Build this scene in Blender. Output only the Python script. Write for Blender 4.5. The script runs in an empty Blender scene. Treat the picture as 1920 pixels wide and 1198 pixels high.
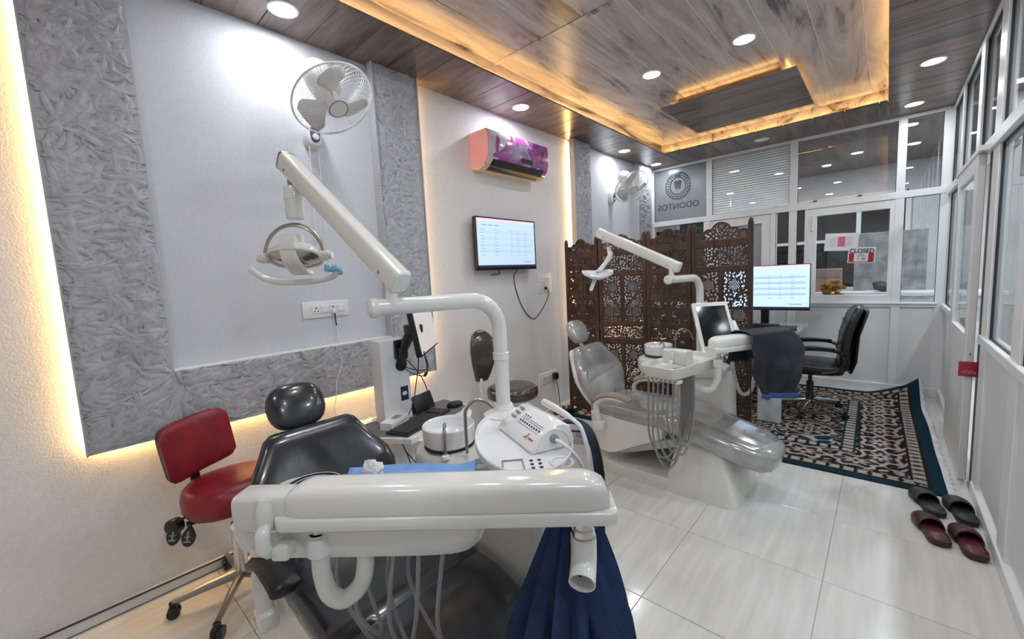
import bpy, bmesh, math, random
import numpy as np
from mathutils import Matrix, Vector, Quaternion
random.seed(7)
rng = np.random.default_rng(11)
scene = bpy.context.scene
COL = scene.collection

# ------------------------------------------------------------------ camera, world, exposure
cam_data = bpy.data.cameras.new('camera')
cam = bpy.data.objects.new('camera', cam_data)
COL.objects.link(cam)
cam_data.sensor_fit = 'HORIZONTAL'
cam_data.sensor_width = 36.0
cam_data.lens = 775.64 / 1920 * 36.0
cam_data.clip_start = 0.03
YAW, PITCH, ROLL = math.radians(-42.25), math.radians(-5.92), math.radians(-2.84)
fw = Vector((math.sin(YAW) * math.cos(PITCH), math.cos(YAW) * math.cos(PITCH), math.sin(PITCH)))
rt = Vector((math.cos(YAW), -math.sin(YAW), 0))
up = rt.cross(fw)
r2 = math.cos(ROLL) * rt + math.sin(ROLL) * up
u2 = -math.sin(ROLL) * rt + math.cos(ROLL) * up
cm = Matrix((r2, u2, -fw)).transposed().to_4x4()
cm.translation = (2.54, 0.0, 1.4605)
cam.matrix_world = cm
scene.camera = cam

world = bpy.data.worlds.new('world')
scene.world = world
world.use_nodes = True
world.node_tree.nodes['Background'].inputs[0].default_value = (0.6, 0.65, 0.75, 1)
world.node_tree.nodes['Background'].inputs[1].default_value = 0.25
scene.view_settings.view_transform = 'Standard'
scene.view_settings.look = 'None'
scene.view_settings.gamma = 1.0
scene.view_settings.use_curve_mapping = False
scene.view_settings.exposure = 0.22

DOWN_W = 4.6          # watts of one ceiling downlight
LED_W = 2.3            # watts per metre of warm strip
WARM = (1.0, 0.56, 0.17)
WALLWARM = (1.0, 0.60, 0.21)
COOL = (0.88, 0.93, 1.0)

# ------------------------------------------------------------------ mesh helpers
def V(*a): return Vector(a)

class MB:
    def __init__(s): s.v = []; s.f = []
    def add(s, vs, fs, M=None):
        o = len(s.v)
        for p in vs:
            p = Vector(p)
            s.v.append(tuple(M @ p) if M is not None else tuple(p))
        for q in fs: s.f.append(tuple(i + o for i in q))
        return s
    def box(s, a, b, M=None):
        (x0, y0, z0), (x1, y1, z1) = a, b
        vs = [(x0,y0,z0),(x1,y0,z0),(x1,y1,z0),(x0,y1,z0),(x0,y0,z1),(x1,y0,z1),(x1,y1,z1),(x0,y1,z1)]
        return s.add(vs, [(0,3,2,1),(4,5,6,7),(0,1,5,4),(1,2,6,5),(2,3,7,6),(3,0,4,7)], M)
    def rbox(s, a, b, r=0.005, seg=2, M=None):
        bm = bmesh.new()
        bmesh.ops.create_cube(bm, size=1.0)
        sc = [b[i] - a[i] for i in range(3)]; c = [(b[i] + a[i]) / 2 for i in range(3)]
        for v in bm.verts: v.co = Vector((v.co.x*sc[0]+c[0], v.co.y*sc[1]+c[1], v.co.z*sc[2]+c[2]))
        bmesh.ops.bevel(bm, geom=list(bm.edges), offset=min(r, min(sc)*0.49), segments=seg, profile=0.5, affect='EDGES')
        bm.verts.index_update()
        s.add([v.co.copy() for v in bm.verts], [tuple(v.index for v in f.verts) for f in bm.faces], M)
        bm.free(); return s
    def loft(s, secs, cap=True, closed=False, M=None):
        n = len(secs[0]); vs = [p for q in secs for p in q]; fs = []
        m = len(secs)
        for i in range(m if closed else m - 1):
            j = (i + 1) % m
            for k in range(n):
                l = (k + 1) % n
                fs.append((i*n+k, i*n+l, j*n+l, j*n+k))
        if cap and not closed:
            fs.append(tuple(reversed(range(n)))); fs.append(tuple((m-1)*n + k for k in range(n)))
        return s.add(vs, fs, M)
    def tube(s, path, r, n=10, cap=True, closed=False, M=None, flat=None):
        P = [Vector(p) for p in path]; m = len(P)
        R = r if isinstance(r, (list, tuple)) else [r] * m
        secs = []; prev = None
        for i in range(m):
            if closed: t = (P[(i+1) % m] - P[i-1])
            elif i == 0: t = P[1] - P[0]
            elif i == m-1: t = P[-1] - P[-2]
            else: t = (P[i+1]-P[i]).normalized() + (P[i]-P[i-1]).normalized()
            if t.length < 1e-9: t = Vector((0, 0, 1))
            t.normalize()
            if prev is None:
                a = Vector((0,0,1)) if abs(t.z) < 0.9 else Vector((1,0,0))
                nrm = (a - t * a.dot(t)).normalized()
            else:
                nrm = prev - t * prev.dot(t)
                if nrm.length < 1e-6: nrm = t.orthogonal()
                nrm.normalize()
            prev = nrm; b = t.cross(nrm)
            fa = flat or (1, 1)
            secs.append([P[i] + (nrm*math.cos(2*math.pi*k/n)*fa[0] + b*math.sin(2*math.pi*k/n)*fa[1]) * R[i] for k in range(n)])
        return s.loft(secs, cap, closed, M)
    def lathe(s, prof, n=24, M=None, cap=True):
        secs = [[(r*math.cos(2*math.pi*k/n), r*math.sin(2*math.pi*k/n), z) for k in range(n)] for r, z in prof]
        return s.loft(secs, cap, False, M)
    def prism(s, poly, z0, z1, M=None):
        n = len(poly)
        vs = [(x, y, z0) for x, y in poly] + [(x, y, z1) for x, y in poly]
        fs = [tuple(reversed(range(n))), tuple(range(n, 2*n))] + [(i, (i+1) % n, (i+1) % n + n, i+n) for i in range(n)]
        return s.add(vs, fs, M)
    def ell(s, c, r, M=None, nu=20, nv=12, p=1.0, q=1.0):
        vs = []; fs = []
        pw = lambda a, e: math.copysign(abs(a)**e, a)
        for j in range(1, nv):
            ph = math.pi * j / nv - math.pi/2
            for i in range(nu):
                th = 2*math.pi*i/nu
                vs.append((c[0]+r[0]*pw(math.cos(ph), q)*pw(math.cos(th), p), c[1]+r[1]*pw(math.cos(ph), q)*pw(math.sin(th), p), c[2]+r[2]*pw(math.sin(ph), q)))
        b0 = len(vs); vs.append((c[0], c[1], c[2]-r[2])); vs.append((c[0], c[1], c[2]+r[2]))
        for j in range(nv-2):
            for i in range(nu):
                k = (i+1) % nu
                fs.append((j*nu+i, j*nu+k, (j+1)*nu+k, (j+1)*nu+i))
        for i in range(nu):
            k = (i+1) % nu
            fs.append((b0, k, i)); fs.append((b0+1, (nv-2)*nu+i, (nv-2)*nu+k))
        return s.add(vs, fs, M)

def se_ring(hw, hh, n=20, e=0.5):
    """superellipse ring in 2d"""
    pw = lambda a: math.copysign(abs(a)**e, a)
    return [(hw*pw(math.cos(2*math.pi*k/n)), hh*pw(math.sin(2*math.pi*k/n))) for k in range(n)]

def frame(o, x, y, z):
    M = Matrix((Vector(x), Vector(y), Vector(z))).transposed().to_4x4(); M.translation = Vector(o); return M
def zframe(o, z, xhint=(1, 0, 0)):
    z = Vector(z).normalized(); x = Vector(xhint); x = x - z * x.dot(z)
    if x.length < 1e-6: x = z.orthogonal()
    x.normalize(); return frame(o, x, z.cross(x), z)
def Tr(x, y, z): return Matrix.Translation((x, y, z))
def Rz(a): return Matrix.Rotation(a, 4, 'Z')
def Rx(a): return Matrix.Rotation(a, 4, 'X')
def Ry(a): return Matrix.Rotation(a, 4, 'Y')
def smooth_path(pts, n=6):
    P = [Vector(p) for p in pts]; out = []
    for i in range(len(P)-1):
        p0 = P[i-1] if i > 0 else P[i]*2 - P[i+1]; p1, p2 = P[i], P[i+1]
        p3 = P[i+2] if i+2 < len(P) else P[i+1]*2 - P[i]
        for k in range(n):
            t = k/n
            out.append(0.5*((2*p1)+(p2-p0)*t+(2*p0-5*p1+4*p2-p3)*t*t+(3*p1-p0-3*p2+p3)*t**3))
    out.append(P[-1]); return out

def mesh_from(name, mb, sharp=35, smooth=True):
    me = bpy.data.meshes.new(name)
    me.from_pydata(mb.v, [], mb.f)
    me.validate()
    bm = bmesh.new(); bm.from_mesh(me); bmesh.ops.recalc_face_normals(bm, faces=bm.faces); bm.to_mesh(me); bm.free()
    if smooth:
        me.polygons.foreach_set('use_smooth', [True]*len(me.polygons))
        me.set_sharp_from_angle(angle=math.radians(sharp))
    return me

def obj(name, mb, mat, parent=None, label=None, kind=None, loc=None, sharp=35, smooth=True):
    me = mb if isinstance(mb, bpy.types.Mesh) else mesh_from(name, mb, sharp, smooth)
    o = bpy.data.objects.new(name, me); COL.objects.link(o)
    if mat is not None and not me.materials: me.materials.append(mat)
    if parent is not None: o.parent = parent
    if loc is not None: o.location = loc
    if label: o['label'] = label
    if kind: o['kind'] = kind
    return o
def tag(o, label, cat, group=None):
    o['label'] = label; o['category'] = cat
    if group: o['group'] = group
    return o
def thing(name, label, cat, loc=(0, 0, 0), rz=0.0, group=None):
    o = bpy.data.objects.new(name, None); COL.objects.link(o)
    o.empty_display_size = 0.1; o.location = loc; o.rotation_euler = (0, 0, rz)
    return tag(o, label, cat, group)
def struct(name, mb, mat, parent=None):
    o = obj(name, mb, mat, parent)
    if parent is None: o['kind'] = 'structure'
    return o
def solo(name, mb, mat, label, cat, loc=(0, 0, 0), rz=0.0, group=None, sharp=35):
    o = obj(name, mb, mat, sharp=sharp); o.location = loc; o.rotation_euler = (0, 0, rz)
    return tag(o, label, cat, group)

# ------------------------------------------------------------------ materials
def new_mat(name):
    m = bpy.data.materials.new(name); m.use_nodes = True
    nt = m.node_tree; return m, nt, nt.nodes['Principled BSDF']
def mat(name, col, rough=0.5, metal=0.0, var=0.06, scale=8.0, bump=0.0, bscale=60.0, coat=0.0, stretch=None, col2=None, fac=(0.35, 0.65), emit=None, estr=0.0, spec=0.5, detail=4.0):
    m, nt, b = new_mat(name)
    N = nt.nodes; L = nt.links
    tc = N.new('ShaderNodeTexCoord'); mp = N.new('ShaderNodeMapping')
    L.new(tc.outputs['Object'], mp.inputs[0])
    if stretch: mp.inputs['Scale'].default_value = stretch
    nz = N.new('ShaderNodeTexNoise'); nz.inputs['Scale'].default_value = scale; nz.inputs['Detail'].default_value = detail
    L.new(mp.outputs[0], nz.inputs['Vector'])
    rp = N.new('ShaderNodeValToRGB')
    c2 = col2 if col2 else tuple(max(0, c*(1-var)) for c in col)
    rp.color_ramp.elements[0].position = fac[0]; rp.color_ramp.elements[1].position = fac[1]
    rp.color_ramp.elements[0].color = (*c2, 1); rp.color_ramp.elements[1].color = (*col, 1)
    L.new(nz.outputs['Fac'], rp.inputs[0]); L.new(rp.outputs[0], b.inputs['Base Color'])
    b.inputs['Roughness'].default_value = rough; b.inputs['Metallic'].default_value = metal
    b.inputs['Coat Weight'].default_value = coat; b.inputs['Coat Roughness'].default_value = 0.08
    b.inputs['Specular IOR Level'].default_value = spec
    if bump:
        n2 = N.new('ShaderNodeTexNoise'); n2.inputs['Scale'].default_value = bscale; n2.inputs['Detail'].default_value = 3
        L.new(mp.outputs[0], n2.inputs['Vector'])
        bp = N.new('ShaderNodeBump'); bp.inputs['Strength'].default_value = bump; bp.inputs['Distance'].default_value = 0.004
        L.new(n2.outputs['Fac'], bp.inputs['Height']); L.new(bp.outputs[0], b.inputs['Normal'])
    if emit:
        b.inputs['Emission Color'].default_value = (*emit, 1); b.inputs['Emission Strength'].default_value = estr
    return m
def glass_mat(name, tint=(0.9, 0.95, 0.95), ior=1.5, frost=0.0, haze=(0.6, 0.62, 0.65), rough=0.0):
    m = bpy.data.materials.new(name); m.use_nodes = True
    nt = m.node_tree; N = nt.nodes; L = nt.links; N.clear()
    out = N.new('ShaderNodeOutputMaterial'); tr = N.new('ShaderNodeBsdfTransparent'); gl = N.new('ShaderNodeBsdfGlossy')
    fr = N.new('ShaderNodeFresnel'); fr.inputs['IOR'].default_value = ior
    geo = N.new('ShaderNodeNewGeometry')
    tr.inputs[0].default_value = (*tint, 1); gl.inputs['Roughness'].default_value = rough
    inv = N.new('ShaderNodeMath'); inv.operation = 'SUBTRACT'; inv.inputs[0].default_value = 1.0
    L.new(geo.outputs['Backfacing'], inv.inputs[1])
    mu = N.new('ShaderNodeMath'); mu.operation = 'MULTIPLY'; L.new(fr.outputs[0], mu.inputs[0]); L.new(inv.outputs[0], mu.inputs[1])
    base = tr.outputs[0]
    if frost > 0:
        df = N.new('ShaderNodeBsdfDiffuse'); df.inputs[0].default_value = (*haze, 1)
        tl = N.new('ShaderNodeBsdfTranslucent'); tl.inputs[0].default_value = (*haze, 1)
        mx0 = N.new('ShaderNodeMixShader'); mx0.inputs[0].default_value = 0.5; L.new(df.outputs[0], mx0.inputs[1]); L.new(tl.outputs[0], mx0.inputs[2])
        mx = N.new('ShaderNodeMixShader'); mx.inputs[0].default_value = frost
        L.new(tr.outputs[0], mx.inputs[1]); L.new(mx0.outputs[0], mx.inputs[2]); base = mx.outputs[0]
    ms = N.new('ShaderNodeMixShader'); L.new(mu.outputs[0], ms.inputs[0]); L.new(base, ms.inputs[1]); L.new(gl.outputs[0], ms.inputs[2])
    L.new(ms.outputs[0], out.inputs[0]); return m
def wood_mat(name, light, mid, dark, along='Y', rough=0.35, scale=1.0):
    m, nt, b = new_mat(name); N = nt.nodes; L = nt.links
    tc = N.new('ShaderNodeTexCoord'); mp = N.new('ShaderNodeMapping'); L.new(tc.outputs['Object'], mp.inputs[0])
    oi = N.new('ShaderNodeObjectInfo'); cb = N.new('ShaderNodeCombineXYZ')
    ml = N.new('ShaderNodeMath'); ml.operation = 'MULTIPLY'; ml.inputs[1].default_value = 37.0
    L.new(oi.outputs['Random'], ml.inputs[0])
    for i in range(3): L.new(ml.outputs[0], cb.inputs[i])
    L.new(cb.outputs[0], mp.inputs['Location'])
    st = {'X': (1.3, 9, 9), 'Y': (9, 1.3, 9), 'Z': (9, 9, 1.3)}[along]
    mp.inputs['Scale'].default_value = tuple(s*scale for s in st)
    n1 = N.new('ShaderNodeTexNoise'); n1.inputs['Scale'].default_value = 1.0; n1.inputs['Detail'].default_value = 8; n1.inputs['Roughness'].default_value = 0.68; n1.inputs['Distortion'].default_value = 0.9
    L.new(mp.outputs[0], n1.inputs['Vector'])
    rp = N.new('ShaderNodeValToRGB'); e = rp.color_ramp.elements
    e[0].position = 0.34; e[0].color = (*dark, 1); e[1].position = 0.62; e[1].color = (*light, 1)
    k = e.new(0.46); k.color = (*mid, 1)
    L.new(n1.outputs['Fac'], rp.inputs[0]); L.new(rp.outputs[0], b.inputs['Base Color'])
    b.inputs['Roughness'].default_value = rough
    bp = N.new('ShaderNodeBump'); bp.inputs['Strength'].default_value = 0.12; bp.inputs['Distance'].default_value = 0.002
    L.new(n1.outputs['Fac'], bp.inputs['Height']); L.new(bp.outputs[0], b.inputs['Normal'])
    return m
def emit_mat(name, col, strength):
    m, nt, b = new_mat(name)
    b.inputs['Base Color'].default_value = (*[min(1, c) for c in col], 1); b.inputs['Roughness'].default_value = 0.3
    b.inputs['Emission Color'].default_value = (*col, 1); b.inputs['Emission Strength'].default_value = strength
    return m

M_WALL = mat('wallpaper_white', (0.80, 0.795, 0.80), 0.75, var=0.05, scale=40, bump=0.35, bscale=130)
M_FIELD = mat('wallpaper_smooth', (0.64, 0.65, 0.69), 0.75, var=0.05, scale=60, bump=0.3, bscale=160)
M_LEAF = mat('leaf_relief', (0.50, 0.50, 0.53), 0.55, var=0.22, scale=30, bump=0.25, bscale=90, stretch=(1, 1, 1))
M_BOARD = mat('panel_board', (0.50, 0.50, 0.515), 0.7, var=0.1, scale=50)
M_ALU = mat('white_aluminium', (0.80, 0.81, 0.81), 0.4, var=0.03, scale=5)
M_PANELW = mat('white_panel_sheet', (0.74, 0.75, 0.76), 0.5, var=0.05, scale=3)
M_GASKET = mat('black_gasket', (0.02, 0.02, 0.022), 0.6)
M_GELW = mat('white_gelcoat', (0.80, 0.80, 0.76), 0.16, var=0.05, scale=6, coat=0.4)
M_IVORY = mat('ivory_plastic', (0.74, 0.735, 0.69), 0.22, var=0.06, scale=7, coat=0.3)
M_PLASTW = mat('white_plastic', (0.80, 0.80, 0.80), 0.35, var=0.03)
M_CERAM = mat('white_ceramic', (0.86, 0.86, 0.86), 0.06, var=0.02, coat=0.5)
M_CHROME = mat('chrome', (0.75, 0.74, 0.73), 0.12, metal=1.0, var=0.1)
M_STEEL = mat('brushed_steel', (0.42, 0.40, 0.38), 0.32, metal=1.0, var=0.15)
M_BLACK = mat('black_plastic', (0.012, 0.012, 0.013), 0.35, var=0.2)
M_RUBBER = mat('black_rubber', (0.02, 0.02, 0.02), 0.6, var=0.2)
M_GREYV = mat('charcoal_vinyl', (0.032, 0.034, 0.040), 0.22, var=0.25, scale=9, bump=0.05, bscale=40, coat=0.35)
M_SILV = mat('silver_vinyl', (0.47, 0.47, 0.46), 0.15, metal=0.3, var=0.30, scale=6, bump=0.10, bscale=22, coat=1.0)
M_REDV = mat('red_vinyl', (0.27, 0.010, 0.022), 0.36, var=0.3, scale=12, bump=0.05, bscale=50)
M_BROWNV = mat('brown_vinyl', (0.055, 0.042, 0.036), 0.2, var=0.2, scale=9, coat=0.3)
M_LEATHER = mat('black_leather', (0.014, 0.014, 0.015), 0.33, var=0.2, bump=0.12, bscale=90)
M_HOSE = mat('grey_hose', (0.30, 0.30, 0.30), 0.45, var=0.1)
M_SCREENWOOD = wood_mat('carved_wood', (0.092, 0.044, 0.025), (0.058, 0.028, 0.016), (0.024, 0.012, 0.008), along='Z', rough=0.55, scale=1.6)
M_TRAYWOOD = wood_mat('ceiling_wood_lit', (0.60, 0.56, 0.56), (0.43, 0.385, 0.38), (0.065, 0.055, 0.055), along='Y', rough=0.3, scale=0.8)  # same laminate as the soffit, paler because lamp light is put into its colour
M_SOFWOOD = wood_mat('ceiling_wood_shaded', (0.23, 0.16, 0.125), (0.135, 0.09, 0.072), (0.045, 0.03, 0.026), along='X', rough=0.28, scale=0.9)  # tray laminate again, its shade put into the colour, for both grain directions
M_SOFWOODY = wood_mat('ceiling_wood_shaded_lengthwise', (0.23, 0.165, 0.14), (0.135, 0.095, 0.08), (0.045, 0.03, 0.028), along='Y', rough=0.28, scale=0.9)
M_GLASS = glass_mat('clear_glass', (0.86, 0.9, 0.9), ior=1.75)
M_GLASSUP = glass_mat('reflective_glass', (0.86, 0.88, 0.88), ior=2.4)
M_FROST = glass_mat('frosted_glass', (0.8, 0.82, 0.85), ior=1.5, frost=0.85, haze=(0.42, 0.43, 0.46), rough=0.25)
M_LIGHT = emit_mat('downlight_diffuser', (0.95, 0.98, 1.0), 14.0)
M_LED = emit_mat('led_tape', (1.0, 0.62, 0.2), 8.0)
M_NAVY = mat('navy_cloth', (0.016, 0.042, 0.130), 0.85, var=0.35, scale=14, bump=0.25, bscale=300)
M_JACKET = mat('dark_navy_cloth', (0.013, 0.014, 0.026), 0.6, var=0.35, scale=14, bump=0.2, bscale=120)
M_BLUEH = mat('blue_hem', (0.03, 0.07, 0.22), 0.7)
M_BLUEP = mat('blue_paper_sheet', (0.22, 0.42, 0.80), 0.8, var=0.25, scale=14, bump=0.4, bscale=40)
M_TISSUE = mat('white_tissue', (0.85, 0.85, 0.84), 0.9, var=0.1, bump=0.4, bscale=50)
M_MARBLE = mat('grey_marble', (0.72, 0.73, 0.74), 0.15, var=0.5, scale=6, col2=(0.42, 0.44, 0.46), fac=(0.3, 0.55))

def area(name, loc, sx, sy, power, col, direction, xaxis, spread=None):
    ld = bpy.data.lights.new(name, 'AREA'); ld.shape = 'RECTANGLE'; ld.size = sx; ld.size_y = sy
    ld.energy = power; ld.color = col
    if spread: ld.spread = spread
    o = bpy.data.objects.new(name, ld); COL.objects.link(o)
    z = -Vector(direction).normalized(); x = Vector(xaxis).normalized(); y = z.cross(x)
    o.matrix_world = frame(loc, x, y, z); return o

# ------------------------------------------------------------------ room constants
XL, XR, YB, YF, ZC, ZT = -0.05, 2.975, 5.96, -1.6, 2.88, 3.0
TX0, TX1, TY0, TY1 = 0.44, 2.50, -0.85, 5.28     # ceiling tray opening

# ------------------------------------------------------------------ floor
b = MB().box((-0.06, YF, -0.06), (3.02, YB+0.02, -0.004))
floor = struct('floor', b, mat('grout', (0.42, 0.40, 0.37), 0.8))
M_TILE = mat('glossy_tile', (0.74, 0.725, 0.69), 0.13, var=0.16, scale=2.2, stretch=(11, 0.9, 1), fac=(0.28, 0.7), detail=8)
xs = [-0.05, -0.033, 0.567, 1.167, 1.767, 2.367, 2.967, 2.975]
ys = [2.225 + 0.6*k for k in range(-7, 8)]; ys = [y for y in ys if YF < y < YB]; ys = [YF] + ys + [YB]
tile_cache = {}
for i in range(1, len(xs)-2):
    for j in range(len(ys)-1):
        w, h = xs[i+1]-xs[i]-0.003, ys[j+1]-ys[j]-0.003
        if h < 0.02: continue
        key = (round(w, 3), round(h, 3))
        if key not in tile_cache:
            tile_cache[key] = mesh_from('tile', MB().rbox((-w/2, -h/2, -0.012), (w/2, h/2, 0), 0.0015, 1))
        obj('tile', tile_cache[key], M_TILE, floor, loc=((xs[i]+xs[i+1])/2, (ys[j]+ys[j+1])/2, 0))

# ------------------------------------------------------------------ walls (plain ones)
wall_left = struct('wall_left', MB().box((XL-0.12, YF, 0), (XL, YB+0.1, 3.1)), M_WALL)
wall_front = struct('wall_front', MB().box((XL-0.12, YF-0.1, 0), (3.1, YF, 3.1)), M_WALL)
bb = MB().rbox((XL, YF, 0), (XL+0.012, YB, 0.055), 0.003, 1)
struct('baseboard_left', bb, M_ALU)

# ------------------------------------------------------------------ ceiling
ceil = struct('ceiling', MB().box((XL-0.12, YF, 3.03), (3.1, YB+0.1, 3.1)), M_SOFWOOD)
def plank(x0, x1, y0, y1, z0, z1, m, par=ceil, g=0.0015):
    mb = MB().rbox((-(x1-x0)/2+g, -(y1-y0)/2+g, 0), ((x1-x0)/2-g, (y1-y0)/2-g, z1-z0), 0.0025, 1)
    return obj('plank', mb, m, par, loc=((x0+x1)/2, (y0+y1)/2, z0))
PW = 0.25
y = YF
while y < YB - 0.01:                                   # soffits along both side walls
    y1 = min(y+PW, YB)
    plank(XL, TX0, y, y1, ZC, ZC+0.012, M_SOFWOOD)
    plank(TX1, XR+0.06, y, y1, ZC, ZC+0.012, M_SOFWOOD)
    y = y1
x = TX0
while x < TX1 - 0.01:                                  # soffit at the back and behind the camera
    x1 = min(x+PW, TX1)
    plank(x, x1, TY1, YB, ZC, ZC+0.012, M_SOFWOODY)
    plank(x, x1, YF, TY0, ZC, ZC+0.012, M_SOFWOODY)
    x = x1
x = TX0-0.06
while x < TX1 + 0.05:                                  # boards of the raised tray, lamp light put into their colour
    x1 = min(x+PW, TX1+0.06)
    plank(x, x1, TY0-0.06, 2.325, ZT, ZT+0.012, M_TRAYWOOD)
    plank(x, x1, 2.345, TY1+0.06, ZT, ZT+0.012, M_TRAYWOOD)
    x = x1
x = TX0-0.06+PW
while x < TX1+0.05:
    obj('seam_glint', MB().box((x-0.0022, TY0-0.06, ZT-0.0012), (x+0.0022, TY1+0.06, ZT+0.003)), M_ALU, ceil); x += PW  # white strips stand in for LED light catching the plank joints
obj('joint_strip', MB().rbox((TX0-0.06, 2.318, ZT-0.005), (TX1+0.06, 2.352, ZT+0.004), 0.002, 1), M_TRAYWOOD, ceil)
for a, c in (((TX0-0.075, TY0-0.07, ZC+0.0125), (TX0-0.06, TY1+0.07, ZT+0.02)), ((TX1+0.06, TY0-0.07, ZC+0.0125), (TX1+0.075, TY1+0.07, ZT+0.02)),
             ((TX0-0.06, TY1+0.06, ZC+0.0125), (TX1+0.06, TY1+0.075, ZT+0.02)), ((TX0-0.06, TY0-0.075, ZC+0.0125), (TX1+0.06, TY0-0.06, ZT+0.02))):
    obj('riser', MB().box(a, c), M_TRAYWOOD, ceil)
zl = ZC + 0.016
ml = TY1 - TY0
for nm, l, sx, ax in (('l', (TX0-0.03, (TY0+TY1)/2, zl), ml, (0, 1, 0)), ('r', (TX1+0.03, (TY0+TY1)/2, zl), ml, (0, 1, 0)),
                      ('b', ((TX0+TX1)/2, TY1+0.03, zl), TX1-TX0, (1, 0, 0)), ('f', ((TX0+TX1)/2, TY0-0.03, zl), TX1-TX0, (1, 0, 0))):
    area('cove_light', l, sx, 0.012, LED_W*0.38*sx, WARM, (0, 0, 1), ax)
    h = sx/2
    d = V(*ax)*h; s_ = V(ax[1], ax[0], 0)*0.005
    p = V(*l) - V(0, 0, 0.004)
    obj('led_strip', MB().box(tuple(p-d-s_-V(0,0,0.001)), tuple(p+d+s_+V(0,0,0.001))), M_LED, ceil)
# floating panel in the tray
cp = thing('ceiling_panel', 'square dark wood panel floating under the lit tray ceiling with amber glow', 'ceiling panel', (1.467, 4.43, 2.92))
for k in range(5):
    y0 = -0.5 + k*0.2
    obj('board', MB().rbox((-0.52, y0+0.001, 0), (0.52, y0+0.199, 0.014), 0.002, 1), M_SOFWOOD, cp)
obj('frame', MB().box((-0.40, -0.38, 0.014), (0.40, 0.38, 0.08)), M_SOFWOOD, cp)
for l, sx, dr, ax in (((-0.43, 0, 0.03), 0.74, (-0.6, 0, 1), (0, 1, 0)), ((0.43, 0, 0.03), 0.74, (0.6, 0, 1), (0, 1, 0)),
                      ((0, -0.42, 0.03), 0.78, (0, -0.6, 1), (1, 0, 0)), ((0, 0.42, 0.03), 0.78, (0, 0.6, 1), (1, 0, 0))):
    area('panel_glow', V(*l)+V(1.467, 4.43, 2.92), sx, 0.012, LED_W*0.34*sx, WARM, dr, ax)

# downlights
def downlight(x, y, z, lit, label, r=0.075, k=1.0):
    t = thing('downlight', label, 'downlight', (x, y, z), group='round recessed ceiling downlights')
    mb = MB().lathe([(r, 0.0), (r, -0.004), (r-0.004, -0.007), (r-0.010, -0.007), (r-0.013, -0.003), (r-0.013, 0.0)], 32, cap=False)
    obj('rim', mb, M_PLASTW, t)
    obj('diffuser', MB().lathe([(r-0.012, 0.0), (r-0.012, -0.003), (0.001, -0.0035)], 32), M_LIGHT if lit else M_PLASTW, t)
    if lit:
        ld = bpy.data.lights.new('downlight_lamp', 'AREA'); ld.shape = 'DISK'; ld.size = 2*(r-0.014); ld.energy = DOWN_W*k; ld.color = COOL
        o = bpy.data.objects.new('downlight_lamp', ld); COL.objects.link(o); o.location = (x, y, z-0.009)
DL = [(0.20, 0.95, ZC, 1, 'downlight above the large grey wall panel nearest the camera'),
      (0.20, 2.82, ZC, 1, 'lit downlight in soffit above the pink air conditioner'),
      (0.18, 4.73, ZC, 1, 'lit downlight in soffit above the far wall fan, nearer one'),
      (0.17, 5.67, ZC, 1, 'lit downlight in the back corner beside the logo pane'),
      (2.745, 4.51, ZC, 1, 'lit downlight over the sliding door, nearer of the pair by the glass'),
      (2.68, 5.58, ZC, 1, 'lit downlight in the corner where both glass partitions meet'),
      (1.104, 3.37, ZT, 1, 'lit downlight in tray boards nearest the left soffit'),
      (1.763, 3.36, ZT, 1, 'lit downlight in tray boards at the top edge of the view'),
      (1.104, 1.35, ZT, 1, 'lit downlight overhead between near chair and camera, tray row one'),
      (1.763, 1.35, ZT, 1, 'lit downlight overhead near the camera, tray row two'),
      (2.74, 2.6, ZC, 1, 'lit downlight in right soffit above the slippers'),
      (2.74, 0.7, ZC, 1, 'lit downlight in right soffit beside the camera'),
      (1.5, -0.3, ZT, 1, 'lit downlight behind the camera in the tray'),
      (1.427, 5.63, ZC, 0, 'unlit white downlight in the back soffit between two glass panes')]
for d in DL: downlight(*d)

# ------------------------------------------------------------------ grey leaf-relief wall panels with warm strips behind
XP, XI = 0.03, -0.036
def leaf_mesh(rects, x0, dens, seed):
    rg = np.random.default_rng(seed); mb = MB(); seg = 4
    for (y0, y1, z0, z1) in rects:
        for _ in range(int((y1-y0)*(z1-z0)*dens)):
            cy = rg.uniform(y0, y1); cz = rg.uniform(z0, z1); a = rg.normal(0.35, 0.75) if rg.random() < 0.7 else rg.uniform(0, math.pi)
            L = rg.uniform(0.045, 0.085); w = rg.uniform(0.012, 0.020); cur = rg.uniform(-0.35, 0.35); bz = rg.uniform(0.0, 0.006); tl = rg.uniform(-0.004, 0.004)
            ca, sa = math.cos(a), math.sin(a); vs = []; fs = []
            ey, ez = abs(ca)*L+abs(sa)*(w+abs(cur)*L*0.5), abs(sa)*L+abs(ca)*(w+abs(cur)*L*0.5)
            cy = min(max(cy, y0+ey), y1-ey) if y1-y0 > 2*ey else (y0+y1)/2
            cz = max(cz, z0+ez)
            for i in range(seg+1):
                t = -1 + 2*i/seg; ww = w*max(0.02, (1-t*t))**0.8; u = t*L; off = cur*L*(t*t-0.5)
                for k, hh in ((-1, 0.0), (0, 0.0095), (1, 0.0)):
                    yy = cy + ca*u - sa*(off+k*ww); zz = cz + sa*u + ca*(off+k*ww)
                    yy = min(max(yy, y0), y1); zz = min(max(zz, z0), z1)
                    vs.append((x0 + bz + hh*(1-t*t*0.7) + tl*k, yy, zz))
            for i in range(seg):
                for k in range(2):
                    q = i*3+k; fs.append((q, q+1, q+4, q+3))
            mb.add(vs, fs)
    return mb
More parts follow.
